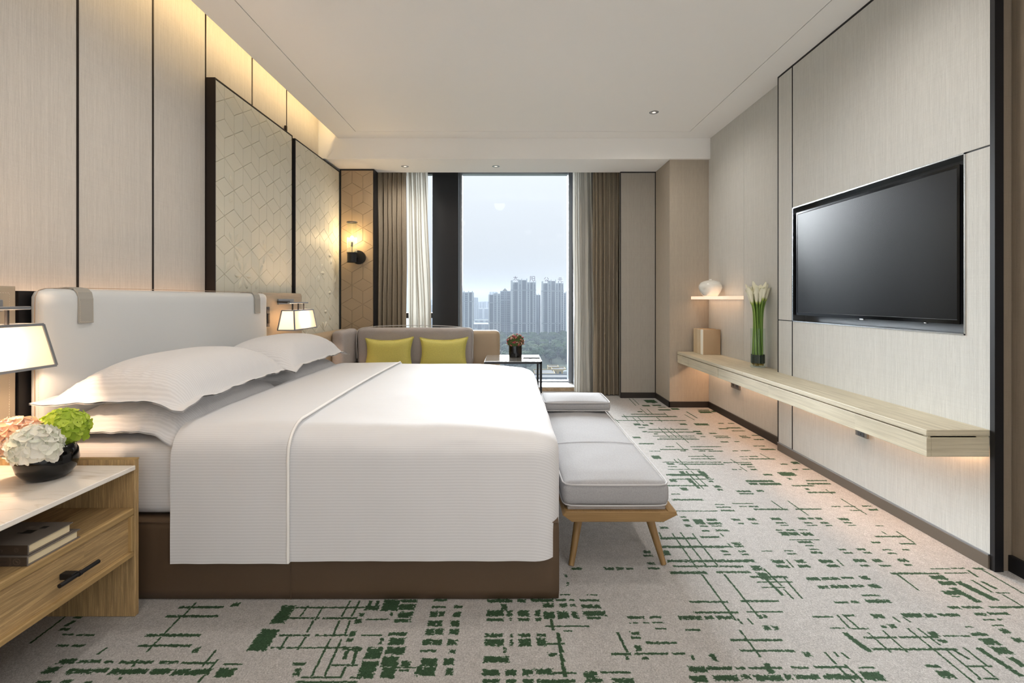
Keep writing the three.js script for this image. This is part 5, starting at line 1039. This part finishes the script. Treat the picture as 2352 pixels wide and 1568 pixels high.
// ---------- rooftop characters built from strokes, each about 8 m high
const strokes = {
  sun_great: [[-4, 2.2, 4, 2.2], [0, 4.6, -0.2, 1.5], [-0.2, 1.5, -3.4, -3.6], [0.2, 1.6, 3.6, -3.6], [-0.6, -2, 0.6, -3.6]],
  yang: [[-4, 4.4, -4, -4.2], [-4, 4.2, -1.6, 4.2], [-1.6, 4.2, -2.6, 1.4], [-2.6, 1.4, -1.6, -0.6], [-1.6, -0.6, -3, -1.6], [0, 4.2, 0, -3.8], [0, 4.2, 4, 4.2], [4, 4.2, 4, -3.8], [0, 0.3, 4, 0.3], [0, -3.8, 4, -3.8]],
  gong: [[-1.2, 4, -4, 0.2], [1.2, 4, 4, 0], [0, 0.6, -2.6, -3], [-2.6, -3, 2.6, -2.4], [1.4, -0.6, 3.4, -4]],
  yuan: [[-2.6, 3.6, 2.6, 3.6], [-4, 1.2, 4, 1.2], [-1.2, 1.2, -1.6, -1.6], [-1.6, -1.6, -3.8, -4], [1.2, 1.2, 1.2, -3.2], [1.2, -3.2, 2, -4], [2, -4, 4, -4], [4, -4, 4.2, -2.6]],
};
for (const [key, u, v, label] of [['sun_great', 1184, 639.5, 'left of the two Chinese characters on the tallest tower'], ['yang', 1223, 640, 'right of the two Chinese characters on the tallest tower'], ['gong', 1255, 641.5, 'left of the two Chinese characters on the tower beside the window frame'], ['yuan', 1286.5, 642.5, 'right of the two Chinese characters on the tower beside the window frame']]) {
  const D = 799, cx = px(u, D), cy = py(v, D), t = thing('rooftop_character', label, 'sign', [cx, cy - 4, D], 'rooftop sign characters');
  part('strokes', strokes[key].map(([a, b, c, d]) => bar([cx + a * 0.92, cy + b * 0.88, D], [cx + c * 0.92, cy + d * 0.88, D], 0.95, 0.95)), city.letter, t);
  part('sign_posts', [bar([cx - 2, cy - 3.2, D + 0.7], [cx - 2, cy - 9, D + 0.7], 0.4), bar([cx + 2, cy - 3.2, D + 0.7], [cx + 2, cy - 9, D + 0.7], 0.4)], city.wall, t);
}
// ---------- park trees
{
  const crowns = [], mats = [0x24381f, 0x2c4423, 0x1e3020, 0x344a26].map((c) => std({ color: c, roughness: 1 })), trunkMat = std({ color: 0x4a3f33, roughness: 1 });
  for (let k = 0; k < 5; k++) {
    const gs = [];
    for (let i = 0; i < 9; i++) {
      const a = rnd() * 6.283, r = i ? rr(0.25, 0.62) : 0, s = i ? rr(0.36, 0.56) : 0.72, g = new THREE.IcosahedronGeometry(s, 3), p = g.attributes.position, ox = rnd() * 9;
      for (let q = 0; q < p.count; q++) { const f = 1 + 0.32 * noise(p.getX(q) * 4 + ox, p.getY(q) * 4, p.getZ(q) * 4) + 0.26 * noise(p.getX(q) * 10 + ox, p.getY(q) * 10, p.getZ(q) * 10) + 0.16 * noise(p.getX(q) * 23 + ox, p.getY(q) * 23, p.getZ(q) * 23); p.setXYZ(q, p.getX(q) * f, p.getY(q) * f * 0.85, p.getZ(q) * f); }
      g.computeVertexNormals(); g.translate(r * Math.cos(a), i ? rr(-0.3, 0.4) : 0, r * Math.sin(a)); gs.push(plain(g));
    }
    crowns.push(mergeGeometries(gs));
  }
  const trunk = new THREE.CylinderGeometry(0.05, 0.08, 1, 7); trunk.translate(0, 0.5, 0);
  const spots = [];
  for (let D = 440; D < 770; D += 16) for (let u = 1128; u < 1312; u += 16 / D * FOCAL) spots.push([D + rr(-2, 2), u + rr(-2, 2) / D * FOCAL]);
  spots.sort((a, b) => a[0] - b[0]);
  let n = 0;
  for (const [D, u] of spots) {
    if (n >= 290) break;
    if (D < 500 && u > 1215) continue;
    if (D > 640 && D < 660 && u > 1240) continue;
    const R = rr(6.6, 8.2), H = rr(6, 11);
    const t = thing('park_tree', 'leafy green tree in the park below the towers', 'tree', [px(u, D), GROUND, D], 'park trees below the towers');
    const tr = piece('trunk', trunk, trunkMat, t); tr.scale.set(R, H, R);
    const c = piece('crown', crowns[Math.floor(rnd() * 5)], mats[Math.floor(rnd() * 4)], t); c.position.y = H + R * 0.25; c.scale.set(R, R * rr(0.8, 1.1), R); c.rotation.y = rnd() * 6.28;
    n++;
  }
}
// ---------- low roofs in front of the park
function lowHouse(label, u0, u1, v, D, depth, h, mat) {
  const x0 = px(u0, D), x1 = px(u1, D), y = py(v, D), t = thing('low_building', label, 'building', [(x0 + x1) / 2, y - h, D]);
  part('wall', box(x0, x1, GROUND, y, D, D + depth), mat, t);
  part('roof', box(x0 + 0.5, x1 - 0.5, y - 0.02, y + 0.05, D + 0.5, D + depth - 0.5), city.roof, t);
  part('parapet', [box(x0, x1, y, y + 0.7, D, D + 0.5), box(x0, x0 + 0.5, y, y + 0.7, D, D + depth), box(x1 - 0.5, x1, y, y + 0.7, D, D + depth), box(x0, x1, y, y + 0.7, D + depth - 0.5, D + depth)], mat, t);
  const ws = []; for (let x = x0 + 2; x < x1 - 3; x += 4.5) ws.push(box(x, x + 1.8, y - 3.4, y - 1.6, D - 0.1, D + 0.1));
  if (ws.length) part('windows', ws, city.win, t).userData.kind = 'stuff';
}
lowHouse('yellow stair house on the low roofs below the park', 1259, 1284, 843.5, 452, 12, 8, city.ochre);
lowHouse('long yellow low building below the stair house', 1268, 1300, 849, 440, 14, 8, city.ochre);
lowHouse('yellow flat roofed low building beside the side table leg', 1228, 1276, 859, 420, 26, 8, city.ochre);
lowHouse('grey flat roofed building along the bottom of the window', 1150, 1330, 868, 395, 18, 8, city.hazyBrick);
lowHouse('white pavilion wall standing among the park trees', 1241, 1310, 787, 640, 8, 8, city.white);
{
  const D = 425, x = px(1299, D), t = thing('roof_tank', 'white water tank on the low roofs by the window frame', 'tank', [x, py(864, D), D]);
  part('tank_body', rod([x, py(866, D), D], [x, py(852, D), D], 2.1, 2.1, 16), city.white, t);
  part('tank_cap', rod([x, py(852, D), D], [x, py(850, D), D], 2.2, 0.6, 16), city.white, t);
}

renderer.render(scene, camera);
